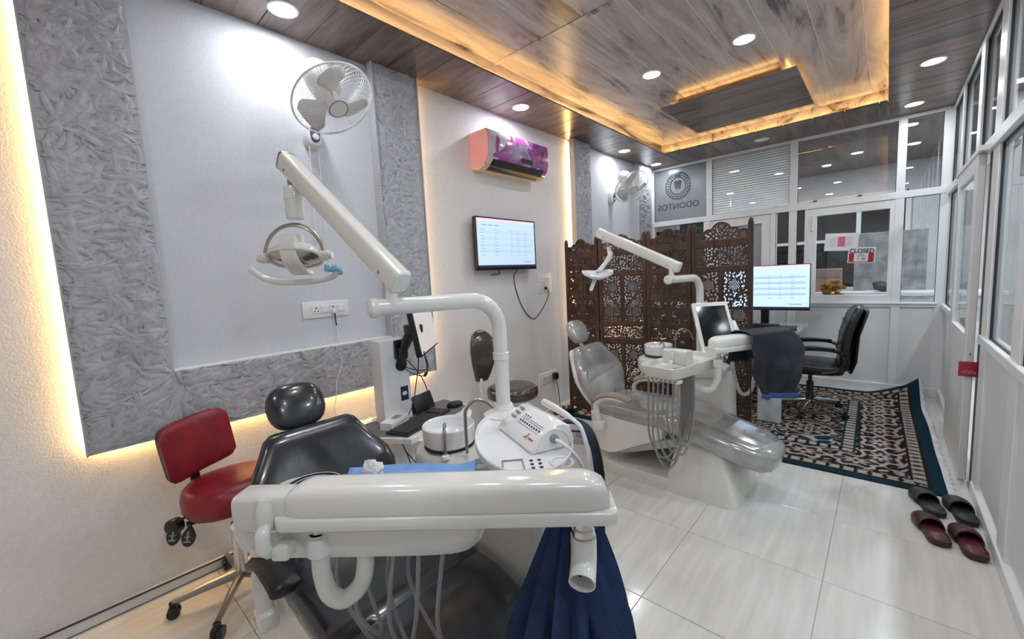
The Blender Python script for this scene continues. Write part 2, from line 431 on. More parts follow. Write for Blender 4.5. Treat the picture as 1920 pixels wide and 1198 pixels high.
def wall_panel(label, y0, yi0, yi1, y1, zb, zi, seed, glow_right=True):
    t = thing('wall_panel', label, 'wall panel', (XL, (y0+y1)/2, zb), group='grey leaf-relief wall panels')
    off = V(XL, (y0+y1)/2, zb)
    def lp(a): return tuple(V(*a)-off)
    xb = XL + 0.035
    for nm, r in (('side_strip', (y0, yi0, zb, ZC)), ('side_strip', (yi1, y1, zb, ZC)), ('lower_strip', (yi0, yi1, zb, zi))):
        mb = MB().box(lp((xb, r[0], r[2])), lp((XP, r[1], r[3]))); o = obj(nm, mb, M_BOARD, t)
        lm = leaf_mesh([r], XP-0.002, 1150, seed); lm.v = [lp(p) for p in lm.v]; seed += 1
        q = obj('leaf_relief', lm, M_LEAF, o, kind='stuff', sharp=80)
        for e0, e1 in {'s0': (((xb-0.001, y0-0.002, zb-0.002), (XP+0.013, y0+0.004, ZC)),), 's1': (((xb-0.001, y1-0.004, zb-0.002), (XP+0.013, y1+0.002, ZC)), ((XI+0.001, yi1-0.003, zi), (XP+0.013, yi1+0.003, ZC))), 'l': (((xb-0.001, yi0, zb-0.002), (XP+0.013, yi1, zb+0.004)),)}['l' if nm == 'lower_strip' else ('s0' if r[0] == y0 else 's1')]:
            obj('edge_trim', MB().box(lp(e0), lp(e1)), M_BOARD, o)
    obj('inner_field', MB().box(lp((XL+0.004, yi0, zi)), lp((XI, yi1, ZC))), M_FIELD, t)
    obj('inner_trim', MB().rbox(lp((XI, yi0, zi-0.004)), lp((XP+0.004, yi1, zi+0.006)), 0.002, 1), M_PLASTW, t)
    xg = XL+0.016
    area('panel_strip', (xg, (y0+y1)/2, zb+0.02), y1-y0-0.04, 0.01, LED_W*1.15*(y1-y0), WALLWARM, (-0.25, 0, -1), (0, 1, 0))
    area('panel_strip', (xg, y0+0.02, (zb+ZC)/2), ZC-zb-0.04, 0.01, LED_W*1.15*(ZC-zb), WALLWARM, (-0.25, -1, 0), (0, 0, 1))
    if glow_right: area('panel_strip', (xg, y1-0.02, (zb+ZC)/2), ZC-zb-0.04, 0.01, LED_W*0.9*(ZC-zb), WALLWARM, (-0.25, 1, 0), (0, 0, 1))
    for a, c in (((XL+0.003, y0+0.025, zb+0.025), (XL+0.006, y1-0.025, zb+0.033)), ((XL+0.003, y0+0.025, zb+0.035), (XL+0.006, y0+0.033, ZC-0.02))):
        obj('led_strip', MB().box(lp(a), lp(c)), M_LED, t)
    return t
wall_panel('large grey leaf-relief panel framing pale field behind the near dental lamp', 0.025, 0.35, 1.53, 1.878, 0.785, 1.09, 3)
wall_panel('grey leaf-relief panel behind far wall fan and carved wooden screen', 3.86, 4.20, 5.40, 5.80, 0.785, 1.09, 9, False)

# ------------------------------------------------------------------ text helper (flat lettering as thin mesh)
def text_mesh(name, s, size, M, m, parent, depth=0.0006, align='CENTER', shear=0.0, weight=0.0, xs=1.0):
    cu = bpy.data.curves.new('txt', 'FONT'); cu.body = s; cu.size = size; cu.align_x = align; cu.align_y = 'CENTER'
    cu.extrude = depth; cu.offset = weight; cu.shear = shear; cu.resolution_u = 3
    o = bpy.data.objects.new('txt', cu); COL.objects.link(o)
    dg = bpy.context.evaluated_depsgraph_get()
    me = bpy.data.meshes.new_from_object(o.evaluated_get(dg))
    bpy.data.objects.remove(o); bpy.data.curves.remove(cu)
    me.transform(M @ Matrix.Diagonal((xs, 1, 1, 1))); me.name = name
    me.materials.clear(); me.materials.append(m)
    q = bpy.data.objects.new(name, me); COL.objects.link(q)
    if parent: q.parent = parent
    return q

# ------------------------------------------------------------------ back partition of white aluminium and glass
Y0, Y1 = YB, YB+0.05
wb = struct('wall_back', MB().box((XL, Y0+0.012, 0.10), (0.70, Y0+0.038, 0.96)).box((1.50, Y0+0.012, 0.10), (2.60, Y0+0.038, 0.96)).box((2.64, Y0+0.012, 0.10), (2.95, Y0+0.038, 0.96)), M_PANELW)
def bpost(x0, x1, z0, z1, y0=Y0-0.004, y1=Y1, par=wb, nm='post'):
    if nm == 'rail': y0 -= 0.004; y1 += 0.003
    obj(nm, MB().rbox((x0, y0, z0), (x1, y1, z1), 0.003, 1), M_ALU, par)
for a, c, z0, z1 in ((XL, 0.015, 0, ZC), (0.725, 0.80, 2.13, ZC), (1.655, 1.733, 0.0, ZC), (2.584, 2.654, 0, ZC), (2.91, 2.99, 0, ZC), (0.69, 0.77, 0, 2.07), (1.47, 1.52, 0, 2.07)):
    bpost(a, c, z0, z1)
for x0, x1, z0, z1 in ((XL, 2.95, 2.065, 2.135), (XL, 2.95, 2.845, ZC), (1.50, 2.95, 0.94, 0.985), (1.50, 2.95, 0.0, 0.10), (XL, 0.70, 0.0, 0.10), (XL, 0.70, 0.94, 0.985)):
    bpost(x0, x1, z0, z1, nm='rail')
bpost(1.50, 2.93, 0.97, 0.99, y0=Y0-0.02, nm='rail')
def pane(x0, x1, z0, z1, m, par=wb, y=Y0+0.024):
    g = 0.004
    o = obj('pane', MB().box((x0, y-0.003, z0), (x1, y+0.003, z1)), m, par)
    fr = MB()
    for a, c in (((x0, y-0.012, z0), (x0+g, y-0.004, z1)), ((x1-g, y-0.012, z0), (x1, y-0.004, z1)), ((x0, y-0.012, z0), (x1, y-0.004, z0+g)), ((x0, y-0.012, z1-g), (x1, y-0.004, z1))): fr.box(a, c)
    obj('gasket', fr, M_GASKET, par)
    return o
def stripe_mat():
    m = glass_mat('striped_film_glass', (0.86, 0.9, 0.9), ior=1.6, frost=0.5, haze=(0.80, 0.84, 0.84))
    nt = m.node_tree; N = nt.nodes; L = nt.links
    mx = [n for n in N if n.type == 'MIX_SHADER' and abs(n.inputs[0].default_value-0.5) < 1e-6 and n.inputs[0].links == () and n.inputs[1].links[0].from_node.type == 'BSDF_TRANSPARENT'][0]
    tc = N.new('ShaderNodeTexCoord'); sx = N.new('ShaderNodeSeparateXYZ'); L.new(tc.outputs['Object'], sx.inputs[0])
    mu = N.new('ShaderNodeMath'); mu.operation = 'MULTIPLY'; mu.inputs[1].default_value = 34.0; L.new(sx.outputs['Z'], mu.inputs[0])
    fr = N.new('ShaderNodeMath'); fr.operation = 'FRACT'; L.new(mu.outputs[0], fr.inputs[0])
    gt = N.new('ShaderNodeMath'); gt.operation = 'GREATER_THAN'; gt.inputs[1].default_value = 0.24; L.new(fr.outputs[0], gt.inputs[0])
    m2 = N.new('ShaderNodeMath'); m2.operation = 'MULTIPLY'; m2.inputs[1].default_value = 0.8; L.new(gt.outputs[0], m2.inputs[0])
    L.new(m2.outputs[0], mx.inputs[0]); return m
M_STRIPE = stripe_mat()
pane(0.015, 0.725, 2.135, 2.845, M_FROST)
pane(0.80, 1.655, 2.135, 2.845, M_STRIPE)
pane(1.733, 2.584, 2.135, 2.845, M_GLASSUP)
pane(2.654, 2.91, 2.135, 2.845, M_GLASSUP)
pane(0.015, 0.69, 0.985, 2.065, M_GLASS)
pane(1.52, 1.655, 0.985, 2.065, M_GLASS)
pane(1.733, 1.815, 0.985, 2.065, M_GLASS)
bpost(1.812, 1.842, 0.985, 2.065)
pane(2.654, 2.91, 0.985, 2.065, M_GLASS)
# etched crest on the frosted pane, seen from its back
cx, cz, yy = 0.345, 2.60, Y0+0.0195
lg = thing('glass_emblem', 'round leaf-wreath tooth emblem with mirrored lettering on frosted pane', 'emblem', (cx, yy, cz))
M_ETCH = mat('clear_etched_emblem', (0.07, 0.085, 0.085), 0.12, var=0.3)
def ring_poly(r0, r1, n=48):
    mb = MB(); vs = []; fs = []
    for k in range(n):
        a = 2*math.pi*k/n
        for r in (r0, r1):
            vs.append((r*math.cos(a), -0.0006, r*math.sin(a)*1.08))
    for k in range(n):
        l = (k+1) % n; fs.append((2*k, 2*k+1, 2*l+1, 2*l))
    return mb.add(vs, fs)
obj('wreath_ring', ring_poly(0.098, 0.175), M_ETCH, lg)
M_ETCHL = mat('frosted_leaf_mark', (0.42, 0.43, 0.45), 0.4)
lv = MB()
for k in range(24):
    a = math.pi/2 + (k+0.5)/24*2*math.pi*0.9 + 0.32; side = 1
    for off, dr in ((0.148, 0.55), (0.122, -0.45)):
        c = V(off*math.cos(a), 0, off*math.sin(a)*1.08); d = a + math.pi/2 + dr
        u = V(math.cos(d), 0, math.sin(d)); w = V(-u.z, 0, u.x)
        P = [c - u*0.017, c + w*0.006, c + u*0.017, c - w*0.006]
        lv.add([p + V(0, -0.0016, 0) for p in P], [(0, 1, 2, 3)])
obj('wreath_leaves', lv, M_ETCHL, lg, kind='stuff')
tooth = [(-0.052, 0.05), (-0.03, 0.072), (0.0, 0.062), (0.03, 0.072), (0.052, 0.05), (0.046, 0.005), (0.03, -0.055), (0.018, -0.055), (0.0, -0.025), (-0.018, -0.055), (-0.03, -0.055), (-0.046, 0.005)]
obj('tooth', MB().prism(tooth, 0, 0.0008, frame((0, -0.0004, 0.005), (1, 0, 0), (0, 0, 1), (0, -1, 0))), M_ETCH, lg)
text_mesh('lettering', 'ODONTOS', 0.115, frame((0.0, -0.0004, -0.275), (-1, 0, 0), (0, 0, 1), (0, 1, 0)), M_ETCH, lg, weight=0.001, xs=0.98)

# white door and sash window in the partition
def door_leaf(name, x0, x1, z0, z1, st, zsill, glassm, y=Y0+0.005, th=0.04):
    dmb = MB().rbox((x0, y, z0), (x1, y+th, zsill), 0.004, 1) if zsill > z0 + 0.15 else MB().rbox((x0, y, z0), (x1, y+th, z0+st), 0.004, 1)
    d = struct(name, dmb, M_ALU)
    zb = zsill if zsill > z0 + 0.15 else z0+st
    for a, c, e, f in ((x0, x0+st, zb, z1), (x1-st, x1, zb, z1)):
        obj('stile', MB().rbox((a, y, e), (c, y+th, f), 0.004, 1), M_ALU, d)
    obj('rail', MB().rbox((x0+st, y, z1-st), (x1-st, y+th, z1), 0.004, 1), M_ALU, d)
    obj('pane', MB().box((x0+st, y+th/2-0.003, zb), (x1-st, y+th/2+0.003, z1-st)), glassm, d)
    return d
door_leaf('door_1', 0.77, 1.47, 0.02, 2.06, 0.10, 0.95, M_FROST)
dw = door_leaf('window_1', 1.84, 2.63, 0.985, 2.06, 0.085, 0.985, M_GLASS, y=Y0+0.0, th=0.05)
for z in (1.12, 1.22):
    obj('bolt', MB().ell((1.885, Y0-0.006, z), (0.010, 0.008, 0.010)), M_PLASTW, dw)
obj('latch', MB().tube([(1.885, Y0-0.008, 1.98), (1.888, Y0-0.012, 1.90), (1.885, Y0-0.008, 1.83)], 0.006, 8).ell((1.885, Y0-0.008, 1.82), (0.012, 0.008, 0.015)), M_PLASTW, dw)
# notices on the sash glass
def sign_board(name, x0, x1, z0, z1, y, tilt, m, label, cat):
    t = thing(name, label, cat, ((x0+x1)/2, y, (z0+z1)/2)); t.rotation_euler = (0, tilt, 0)
    w, h = (x1-x0)/2, (z1-z0)/2
    obj('sheet', MB().rbox((-w, -0.001, -h), (w, 0.001, h), 0.0008, 1), m, t)
    return t, w, h
M_PAPER = mat('white_paper', (0.84, 0.83, 0.84), 0.7, var=0.04)
pn, w, h = sign_board('notice_sheet', 2.005, 2.30, 1.565, 1.76, Y0-0.004, 0.06, M_PAPER, 'white laminated notice with pink block taped on the sash glass', 'notice')
obj('inner_card', MB().box((-0.105, -0.0025, -0.055), (0.11, -0.0014, 0.06)), M_PLASTW, pn)
obj('pink_block', MB().box((-0.03, -0.0035, -0.05), (0.035, -0.0026, 0.058)), mat('pink_print', (0.62, 0.16, 0.30), 0.6), pn)
M_PRINT = mat('grey_print', (0.35, 0.35, 0.38), 0.7)
pl = MB()
for k in range(6):
    pl.box((-0.095, -0.0035, 0.045-k*0.017), (-0.04-0.01*(k % 2), -0.0026, 0.048-k*0.017)); pl.box((0.045, -0.0035, 0.045-k*0.017), (0.095-0.008*(k % 3), -0.0026, 0.048-k*0.017))
obj('print_lines', pl, M_PRINT, pn, kind='stuff')
cs, w, h = sign_board('closed_sign', 2.215, 2.445, 1.420, 1.590, Y0-0.010, 0.05, M_PAPER, 'black, white and red closed sign hanging on the sash glass', 'sign')
M_REDP = mat('red_print', (0.45, 0.02, 0.03), 0.5)
obj('red_band', MB().box((-0.105, -0.0022, -0.075), (0.105, -0.0012, 0.022)), M_REDP, cs)
obj('white_block', MB().box((-0.062, -0.0032, -0.068), (0.058, -0.0023, 0.022)), M_PAPER, cs)
M_INK = mat('black_ink', (0.012, 0.012, 0.012), 0.6)
SF = frame((0, -0.004, 0.045), (1, 0, 0), (0, 0, 1), (0, -1, 0))
text_mesh('lettering', 'CLOSED', 0.066, SF, M_INK, cs, weight=0.0010, xs=0.86)
text_mesh('lettering', 'WILL', 0.019, frame((0, -0.0045, 0.008), (1, 0, 0), (0, 0, 1), (0, -1, 0)), M_INK, cs)
text_mesh('lettering', 'RETURN', 0.019, frame((0, -0.0045, -0.010), (1, 0, 0), (0, 0, 1), (0, -1, 0)), M_INK, cs)
text_mesh('lettering', '4 : 00', 0.030, frame((0, -0.0045, -0.042), (1, 0, 0), (0, 0, 1), (0, -1, 0)), M_INK, cs)

# ------------------------------------------------------------------ right partition
X0, X1 = XR, XR+0.05
M_JAMB = mat('dark_brown_jamb', (0.03, 0.018, 0.012), 0.5, var=0.3)
ZS, ZTR0, ZTR1 = 0.955, 2.05, 2.12
wr = struct('wall_right', MB().box((X0+0.012, YF, 0.10), (X0+0.038, 3.70, ZS)).box((X0+0.012, 4.70, 0.10), (X0+0.038, 5.96, ZS)), M_PANELW)
def rpost(y0, y1, z0, z1, x0=X0-0.002, x1=X1, nm='post', m=M_ALU): obj(nm, MB().rbox((x0, y0, z0), (x1, y1, z1), 0.003, 1), m, wr)
lower = [(3.52, 3.70), (2.73, 2.90), (1.75, 1.87), (0.75, 0.87), (-0.35, -0.23), (4.70, 4.80)]
for a, c in lower: rpost(a, c, 0, ZTR0)
upper = [(5.20, 5.30), (4.25, 4.40), (3.52, 3.70), (2.73, 2.85), (1.75, 1.87), (0.75, 0.87), (-0.35, -0.23)]
for a, c in upper: rpost(a, c, ZTR1, ZC)
rpost(YF, YB, ZTR0, ZTR1, x0=X0-0.018, nm='rail'); rpost(YF, YB, ZC-0.035, ZC, x0=X0-0.005, nm='rail')
rpost(YF, 3.70, ZS-0.03, ZS+0.02, x0=X0-0.016, nm='rail'); rpost(4.70, YB, ZS-0.03, ZS+0.02, x0=X0-0.016, nm='rail')
rpost(2.10, 3.66, 0, 0.07, x0=X0-0.012, nm='rail'); rpost(YF, 2.0, 0, 0.075, x0=X0-0.014, nm='rail'); rpost(4.70, YB, 0, 0.09, x0=X0-0.012, nm='rail')
rpost(3.70, 3.84, 0, ZTR0, x0=X0+0.004, x1=X1+0.02, nm='jamb', m=M_JAMB)
def rpane(y0, y1, z0, z1, gm=M_GLASS):
    x = X0+0.024; g = 0.012
    obj('pane', MB().box((x-0.003, y0, z0), (x+0.003, y1, z1)), gm, wr)
    fr = MB()
    for a, c in (((x-0.015, y0, z0), (x-0.004, y0+g, z1)), ((x-0.015, y1-g, z0), (x-0.004, y1, z1)), ((x-0.015, y0, z0), (x-0.004, y1, z0+g*0.6)), ((x-0.015, y0, z1-g*0.6), (x-0.004, y1, z1))): fr.box(a, c)
    obj('gasket', fr, M_GASKET, wr)
for y0, y1 in ((2.90, 3.52), (1.87, 2.73), (0.87, 1.75), (-0.23, 0.75), (4.80, 5.94)): rpane(y0, y1, ZS+0.02, ZTR0)
for y0, y1 in ((5.30, 5.94), (4.40, 5.20), (3.70, 4.25), (2.85, 3.52), (1.87, 2.73), (0.87, 1.75), (-0.23, 0.75)): rpane(y0, y1, ZTR1, ZC-0.035, M_GLASSUP)
# sliding leaf standing a little open in front of the jamb
dl = struct('door_2', MB().rbox((2.925, 3.90, 0.02), (2.960, 4.62, 0.95), 0.003, 1), M_ALU)
for y0, y1 in ((3.80, 3.90), (4.62, 4.74)): obj('stile', MB().rbox((2.925, y0, 0.015), (2.962, y1, 2.05), 0.003, 1), M_ALU, dl)
obj('rail', MB().rbox((2.925, 3.90, 1.95), (2.960, 4.62, 2.05), 0.003, 1), M_ALU, dl)
obj('pane', MB().box((2.940, 3.90, 0.95), (2.946, 4.62, 1.95)), M_GLASS, dl)
obj('track', MB().rbox((2.92, 3.70, 2.052), (2.966, 4.85, 2.085), 0.003, 1), M_ALU, dl)
rt_ = thing('red_tag', 'red door hanger tag on a nail at the sliding door edge', 'tag', (2.943, 3.792, 0.735))
obj('nail', MB().tube([(0, 0.008, 0.10), (0, -0.012, 0.105)], 0.003, 6).ell((0, -0.013, 0.105), (0.006, 0.003, 0.006)), M_STEEL, rt_)
obj('string', MB().tube([(0, -0.011, 0.105), (-0.002, -0.011, 0.07), (0.0, -0.006, 0.05)], 0.0012, 5), M_TISSUE, rt_)
obj('card', MB().rbox((-0.045, -0.006, -0.04), (0.045, -0.004, 0.055), 0.004, 2), mat('red_card', (0.42, 0.03, 0.06), 0.45, var=0.2), rt_)
sw = MB()
for k in range(5): sw.tube(smooth_path([(-0.03+0.013*k, -0.0065, -0.025), (-0.02+0.012*k, -0.0065, -0.005+0.006*(k % 2)), (-0.01+0.01*k, -0.0065, -0.022)], 4), 0.0011, 4)
obj('printed_swirls', sw, mat('pale_print', (0.65, 0.45, 0.45), 0.6), rt_, kind='stuff')

# ------------------------------------------------------------------ spaces seen through the glass
M_GREYW = mat('grey_plaster', (0.72, 0.72, 0.73), 0.8, var=0.12, scale=3, bump=0.2, bscale=40)
struct('floor_outer', MB().box((-1.5, YB+0.06, -0.06), (5.0, 9.0, -0.002)).box((3.02, YF, -0.06), (5.0, YB+0.06, -0.002)), M_TILE)
struct('ceiling_outer', MB().box((-1.5, YB+0.06, 2.86), (5.0, 9.0, 2.92)).box((3.03, YF, 2.80), (5.0, YB+0.06, 2.86)), M_SOFWOODY)
struct('wall_far', MB().box((-1.5, 8.6, 0), (5.0, 8.7, 2.86)), M_GREYW)
struct('wall_corridor', MB().box((4.15, YF, 0), (4.25, 8.6, 2.86)), mat('corridor_plaster', (0.66, 0.67, 0.69), 0.8, var=0.08, scale=2))
struct('wall_reception', MB().box((-1.5, YB+0.06, 0), (-1.4, 8.6, 2.86)), M_GREYW)
for i, (x, y, z) in enumerate(((0.8, 7.0, 2.86), (2.2, 7.3, 2.86), (3.6, 4.6, 2.80), (3.6, 2.4, 2.80), (3.6, 6.6, 2.86), (3.6, 0.2, 2.80))):
    downlight(x, y, z, 1, ['lit downlight beyond the frosted emblem pane', 'lit downlight beyond the sash window glass', 'lit corridor downlight beyond the sliding door', 'lit corridor downlight beyond the near right panes', 'lit corridor downlight beyond the glass corner', 'lit corridor downlight level with the camera'][i], k=4.5)
wf = struct('window_2', MB().box((-0.6, 8.585, 1.02), (2.75, 8.595, 2.42)), mat('dark_far_glass', (0.035, 0.032, 0.032), 0.12, var=0.4))
for k in range(7): obj('mullion', MB().rbox((-0.64+0.56*k, 8.55, 0.98), (-0.58+0.56*k, 8.595, 2.46), 0.004, 1), M_ALU, wf)
for z in (0.98, 1.75, 2.42): obj('rail', MB().rbox((-0.6, 8.55, z), (2.75, 8.595, z+0.05), 0.004, 1), M_ALU, wf)
gp = thing('grey_poster', 'large grey poster sheet on the counter behind the sash window', 'poster', (2.62, 7.5, 1.03))
obj('sheet', MB().rbox((-0.42, 0, 0), (0.30, 0.012, 0.78), 0.003, 1), mat('mottled_grey_print', (0.34, 0.34, 0.35), 0.6, var=0.5, scale=9), gp)
obj('backing', MB().rbox((-0.40, 0.012, 0), (0.28, 0.05, 0.60), 0.004, 1), M_BLACK, gp)
ct = thing('reception_counter', 'pale counter standing behind the sash window glass', 'counter', (2.3, 7.05, 0))
obj('front', MB().rbox((-0.9, 0.05, 0), (1.2, 0.10, 0.98), 0.004, 1), M_MARBLE, ct)
obj('counter_top', MB().rbox((-0.95, 0.0, 0.98), (1.25, 0.6, 1.03), 0.006, 2), M_PLASTW, ct)
bx = thing('pink_box', 'dusty pink carton on the counter behind the sash window', 'box', (1.92, 7.2, 1.03))
obj('carton', MB().rbox((-0.16, 0, 0), (0.16, 0.25, 0.32), 0.004, 1), mat('pink_carton', (0.42, 0.28, 0.25), 0.7, var=0.2), bx)
obj('lid_seam', MB().box((-0.162, -0.002, 0.20), (0.162, 0.0, 0.207)), mat('brown_seam', (0.2, 0.1, 0.09), 0.7), bx)
solo('fabric_bundle', MB().ell((0, 0, 0.06), (0.14, 0.10, 0.06), p=0.8).ell((-0.08, 0.02, 0.10), (0.07, 0.06, 0.04)), M_RUBBER, 'dark bundle lying on the counter behind the sash window', 'bundle', (2.55, 7.2, 1.03))
def marigold(loc, r, n, label):
    t = thing('marigold_garland', label, 'garland', loc)
    M_Y = mat('marigold_petals', (0.62, 0.30, 0.03), 0.7, var=0.5, scale=40, col2=(0.35, 0.13, 0.015))
    fl = MB(); fl.ell((0, 0, 0), (1, 1, 0.8), nu=10, nv=6)
    fm = mesh_from('flower', fl)
    for k in range(n):
        a = random.uniform(0, 6.28); q = r*math.sqrt(random.random())
        o = obj('flower', fm, M_Y, t, loc=(q*math.cos(a), random.uniform(-0.03, 0.03), q*math.sin(a)*1.1)); s = random.uniform(0.022, 0.034); o.scale = (s, s, s)
marigold((2.08, 6.045, 1.13), 0.11, 42, 'orange marigold garland bunch hanging behind the sash window')
marigold((1.79, 6.045, 1.10), 0.05, 10, 'small marigold bunch half hidden behind the desk monitor')
cu = thing('curtain', 'dark red pleated curtain behind the lower pane under the emblem', 'curtain', (0.3, 6.55, 0.0))
for x0, x1, m in ((-0.75, -0.05, mat('red_curtain', (0.13, 0.02, 0.02), 0.9, var=0.4)), (-0.05, 0.25, mat('green_curtain', (0.03, 0.07, 0.02), 0.9, var=0.4)), (0.25, 0.9, mat('red_curtain_dark', (0.12, 0.022, 0.02), 0.9, var=0.4))):
    n = 60; P = [(x0+(x1-x0)*k/n, 0.02*math.sin(k*1.1)) for k in range(n+1)]
    mb = MB(); vs = [(x, y_, 0) for x, y_ in P] + [(x, y_, 2.05) for x, y_ in P]
    mb.add(vs, [(k, k+1, n+2+k, n+1+k) for k in range(n)])
    o = obj('drape', mb, m, cu, sharp=80); md = o.modifiers.new('thickness', 'SOLIDIFY'); md.thickness = 0.006

# ------------------------------------------------------------------ dental chairs with their delivery and lamp arms
def loft_along(secs, n=24, e=0.45, M=None, lateral=(0, 1, 0)):
    """secs: (centre, thickness direction, half width, half thickness); rings with rounded corners"""
    out = []
    lat = Vector(lateral)
    for c, td, hw, ht in secs:
        td = Vector(td).normalized(); c = Vector(c)
        out.append([c + lat*a + td*b for a, b in se_ring(hw, ht, n, e)])
    return MB().loft(out, True, False, M)
def bar_shell(A, B, parent, name='swing_arm'):
    A, B = Vector(A), Vector(B); d = B - A; Lb = d.length; u = d.normalized(); w = V(-u.y, u.x, 0); z = V(0, 0, 1)
    low = MB(); secs = []
    def ring(s, hw, z0, z1, e=0.35, n=28):
        zc = (z0+z1)/2; hz = (z1-z0)/2
        return [A + u*s + w*a + z*(zc+b) for a, b in se_ring(hw, hz, n, e)]
    ends = [(0.0, 0.80), (0.006, 0.93), (0.02, 1.0)]
    S = [(s, k) for s, k in ends] + [(Lb/2, 1.0)] + [(Lb-s, k) for s, k in reversed(ends)]
    low.loft([ring(s, 0.054*k, -0.042, -0.008) for s, k in S])
    o = obj(name, low, M_GELW, parent)
    ends = [(0.012, 0.55), (0.022, 0.78), (0.04, 0.92), (0.065, 1.0)]
    S = [(s, k) for s, k in ends] + [(Lb/2, 1.0)] + [(Lb-s, k) for s, k in reversed(ends)]
    hi = MB().loft([ring(s, 0.050*k, -0.022, -0.014+0.066*k, e=0.6) for s, k in S])
    obj('arm_cover', hi, M_GELW, o)
    return o
def tub(path, r, m, name, parent, n=12, sm=6): return obj(name, MB().tube(smooth_path(path, sm), r, n), m, parent)

def dental_unit(loc, label, near):
    OY = loc[1]
    t = thing('dental_chair', label, 'dental chair', loc)
    UP = M_GREYV if near else M_SILV
    L = lambda x, y, z: V(x, y-OY, z)                       # world to local
    # base plate, boot, lift arm, shell
    pts = [(0.88+0.27-0.27*math.cos(a), 0.27*math.sin(a)) for a in [(-math.pi/2)+math.pi*k/14 for k in range(15)]]
    pts = [(0.88 + 0.27*(1-math.cos(a)), 0.275*math.sin(a)) for a in [math.pi/2*(1-2*k/14) for k in range(15)]]
    out = [(1.60, 0.275)] + pts + [(1.60, -0.275)]
    bp = MB()
    cxm = 1.24
    secs = []
    for z, k in ((0.0, 1.0), (0.055, 1.0), (0.070, 0.985), (0.076, 0.955)):
        secs.append([V(cxm+(x-cxm)*k, y*k, z) for x, y in out])
    obj('base_plate', bp.loft(secs), M_IVORY, t)
    secs = []
    for z, x0, x1, hy in ((0.0, 1.46, 1.93, 0.285), (0.03, 1.46, 1.925, 0.285), (0.10, 1.485, 1.90, 0.265), (0.20, 1.51, 1.87, 0.245), (0.31, 1.54, 1.83, 0.215), (0.345, 1.57, 1.79, 0.18)):
        secs.append([V((x0+x1)/2+a, b_, z) for a, b_ in se_ring((x1-x0)/2, hy, 32, 0.22)])
    obj('pedestal', MB().loft(secs), M_IVORY, t)
    la = MB(); d = V(0.55, 0, 0.20).normalized(); nrm = V(-d.z, 0, d.x)
    la.rbox((-0.30, -0.14, -0.03), (0.30, 0.14, 0.03), 0.01, 2, frame((1.36, 0, 0.225), d, (0, 1, 0), d.cross(V(0, 1, 0))))
    obj('lift_arm', la, M_IVORY, t)
    prof = [(0.925, 0.43), (0.93, 0.28), (0.955, 0.19), (1.00, 0.148), (1.06, 0.14), (1.12, 0.155), (1.46, 0.33), (1.47, 0.43)]
    sh = MB()
    secs = [[V(cxp + (x-1.18)*k, yv, 0.29 + (z-0.29)*k) for x, z in prof] for yv, k, cxp in ((-0.262, 0.94, 1.18), (-0.25, 1.0, 1.18), (0.25, 1.0, 1.18), (0.262, 0.94, 1.18))]
    obj('seat_shell', sh.loft(secs), M_GELW, t)
    # cushions
    S = [(0.885, 0.445, 0.15, 0.030), (0.90, 0.445, 0.21, 0.048), (0.95, 0.447, 0.25, 0.058), (1.10, 0.447, 0.265, 0.058), (1.28, 0.445, 0.27, 0.058), (1.40, 0.448, 0.275, 0.060), (1.46, 0.447, 0.272, 0.060), (1.49, 0.445, 0.25, 0.045)]
    seat = loft_along([((x, 0, z), (0, 0, 1), hw, ht) for x, z, hw, ht in S]); obj('seat', seat, UP, t, sharp=60)
    S = [(1.44, 0.440, 0.25, 0.045), (1.47, 0.440, 0.272, 0.060), (1.56, 0.432, 0.272, 0.064), (1.70, 0.395, 0.262, 0.066), (1.85, 0.347, 0.248, 0.070), (1.97, 0.308, 0.225, 0.075), (2.04, 0.288, 0.19, 0.075), (2.085, 0.277, 0.14, 0.060), (2.105, 0.272, 0.07, 0.035)]
    leg = loft_along([((x, 0, z), (0.30, 0, 1), hw, ht) for x, z, hw, ht in S]); obj('leg_rest', leg, UP, t, sharp=60)
    # backrest
    b0, b1 = V(0.955, 0, 0.44), V(0.735, 0, 0.875); sp = (b1-b0); Ls = sp.length; sp.normalize(); td = V(sp.z, 0, -sp.x)
    prof = [(0.0, 0.13, 0.02), (0.02, 0.17, 0.032), (0.08, 0.205, 0.044), (0.2, 0.245, 0.048), (0.36, 0.285, 0.050), (0.48, 0.297, 0.050), (0.6, 0.285, 0.050), (0.74, 0.245, 0.048), (0.88, 0.205, 0.046), (0.96, 0.185, 0.040), (1.0, 0.16, 0.022)]
    secs = []
    for s, hw, ht in prof:
        c = b0 + sp*(s*Ls)
        ring = []
        for a, b_ in se_ring(hw, ht, 28, 0.5):
            ring.append(c + V(0, a, 0) + td*(b_ + 0.035*(a/0.29)**2))
        secs.append(ring)
    obj('backrest', MB().loft(secs), UP, t, sharp=60)
    secs = []
    for s, hw, ht in prof:
        c = b0 + sp*(s*Ls) - td*0.062
        secs.append([c + V(0, a*0.94, 0) + td*(b_*0.62 + 0.035*(a/0.29)**2) for a, b_ in se_ring(hw, ht, 28, 0.5)])
    obj('back_shell', MB().loft(secs), M_GELW, t, sharp=60)
    # headrest
    hc = V(0.665, 0, 0.985) if not near else V(0.672, -0.02, 0.955)
    hz = V(0.42, 0, 0.9).normalized(); hx = V(0.9, 0, -0.42).normalized()
    hs = []
    for k in range(13):
        ph = -math.pi/2 + math.pi*k/12
        c = hc + V(-0.02, 0, 0.05)*0 + sp*(math.sin(ph)*0.098)
        cw = max(0.02, abs(math.cos(ph)))**0.55
        hs.append([c + V(0, a, 0) + td*b_ for a, b_ in se_ring(0.118*cw, 0.047*cw, 24, 0.75)])
    h = obj('headrest', MB().loft(hs), UP, t, sharp=60)
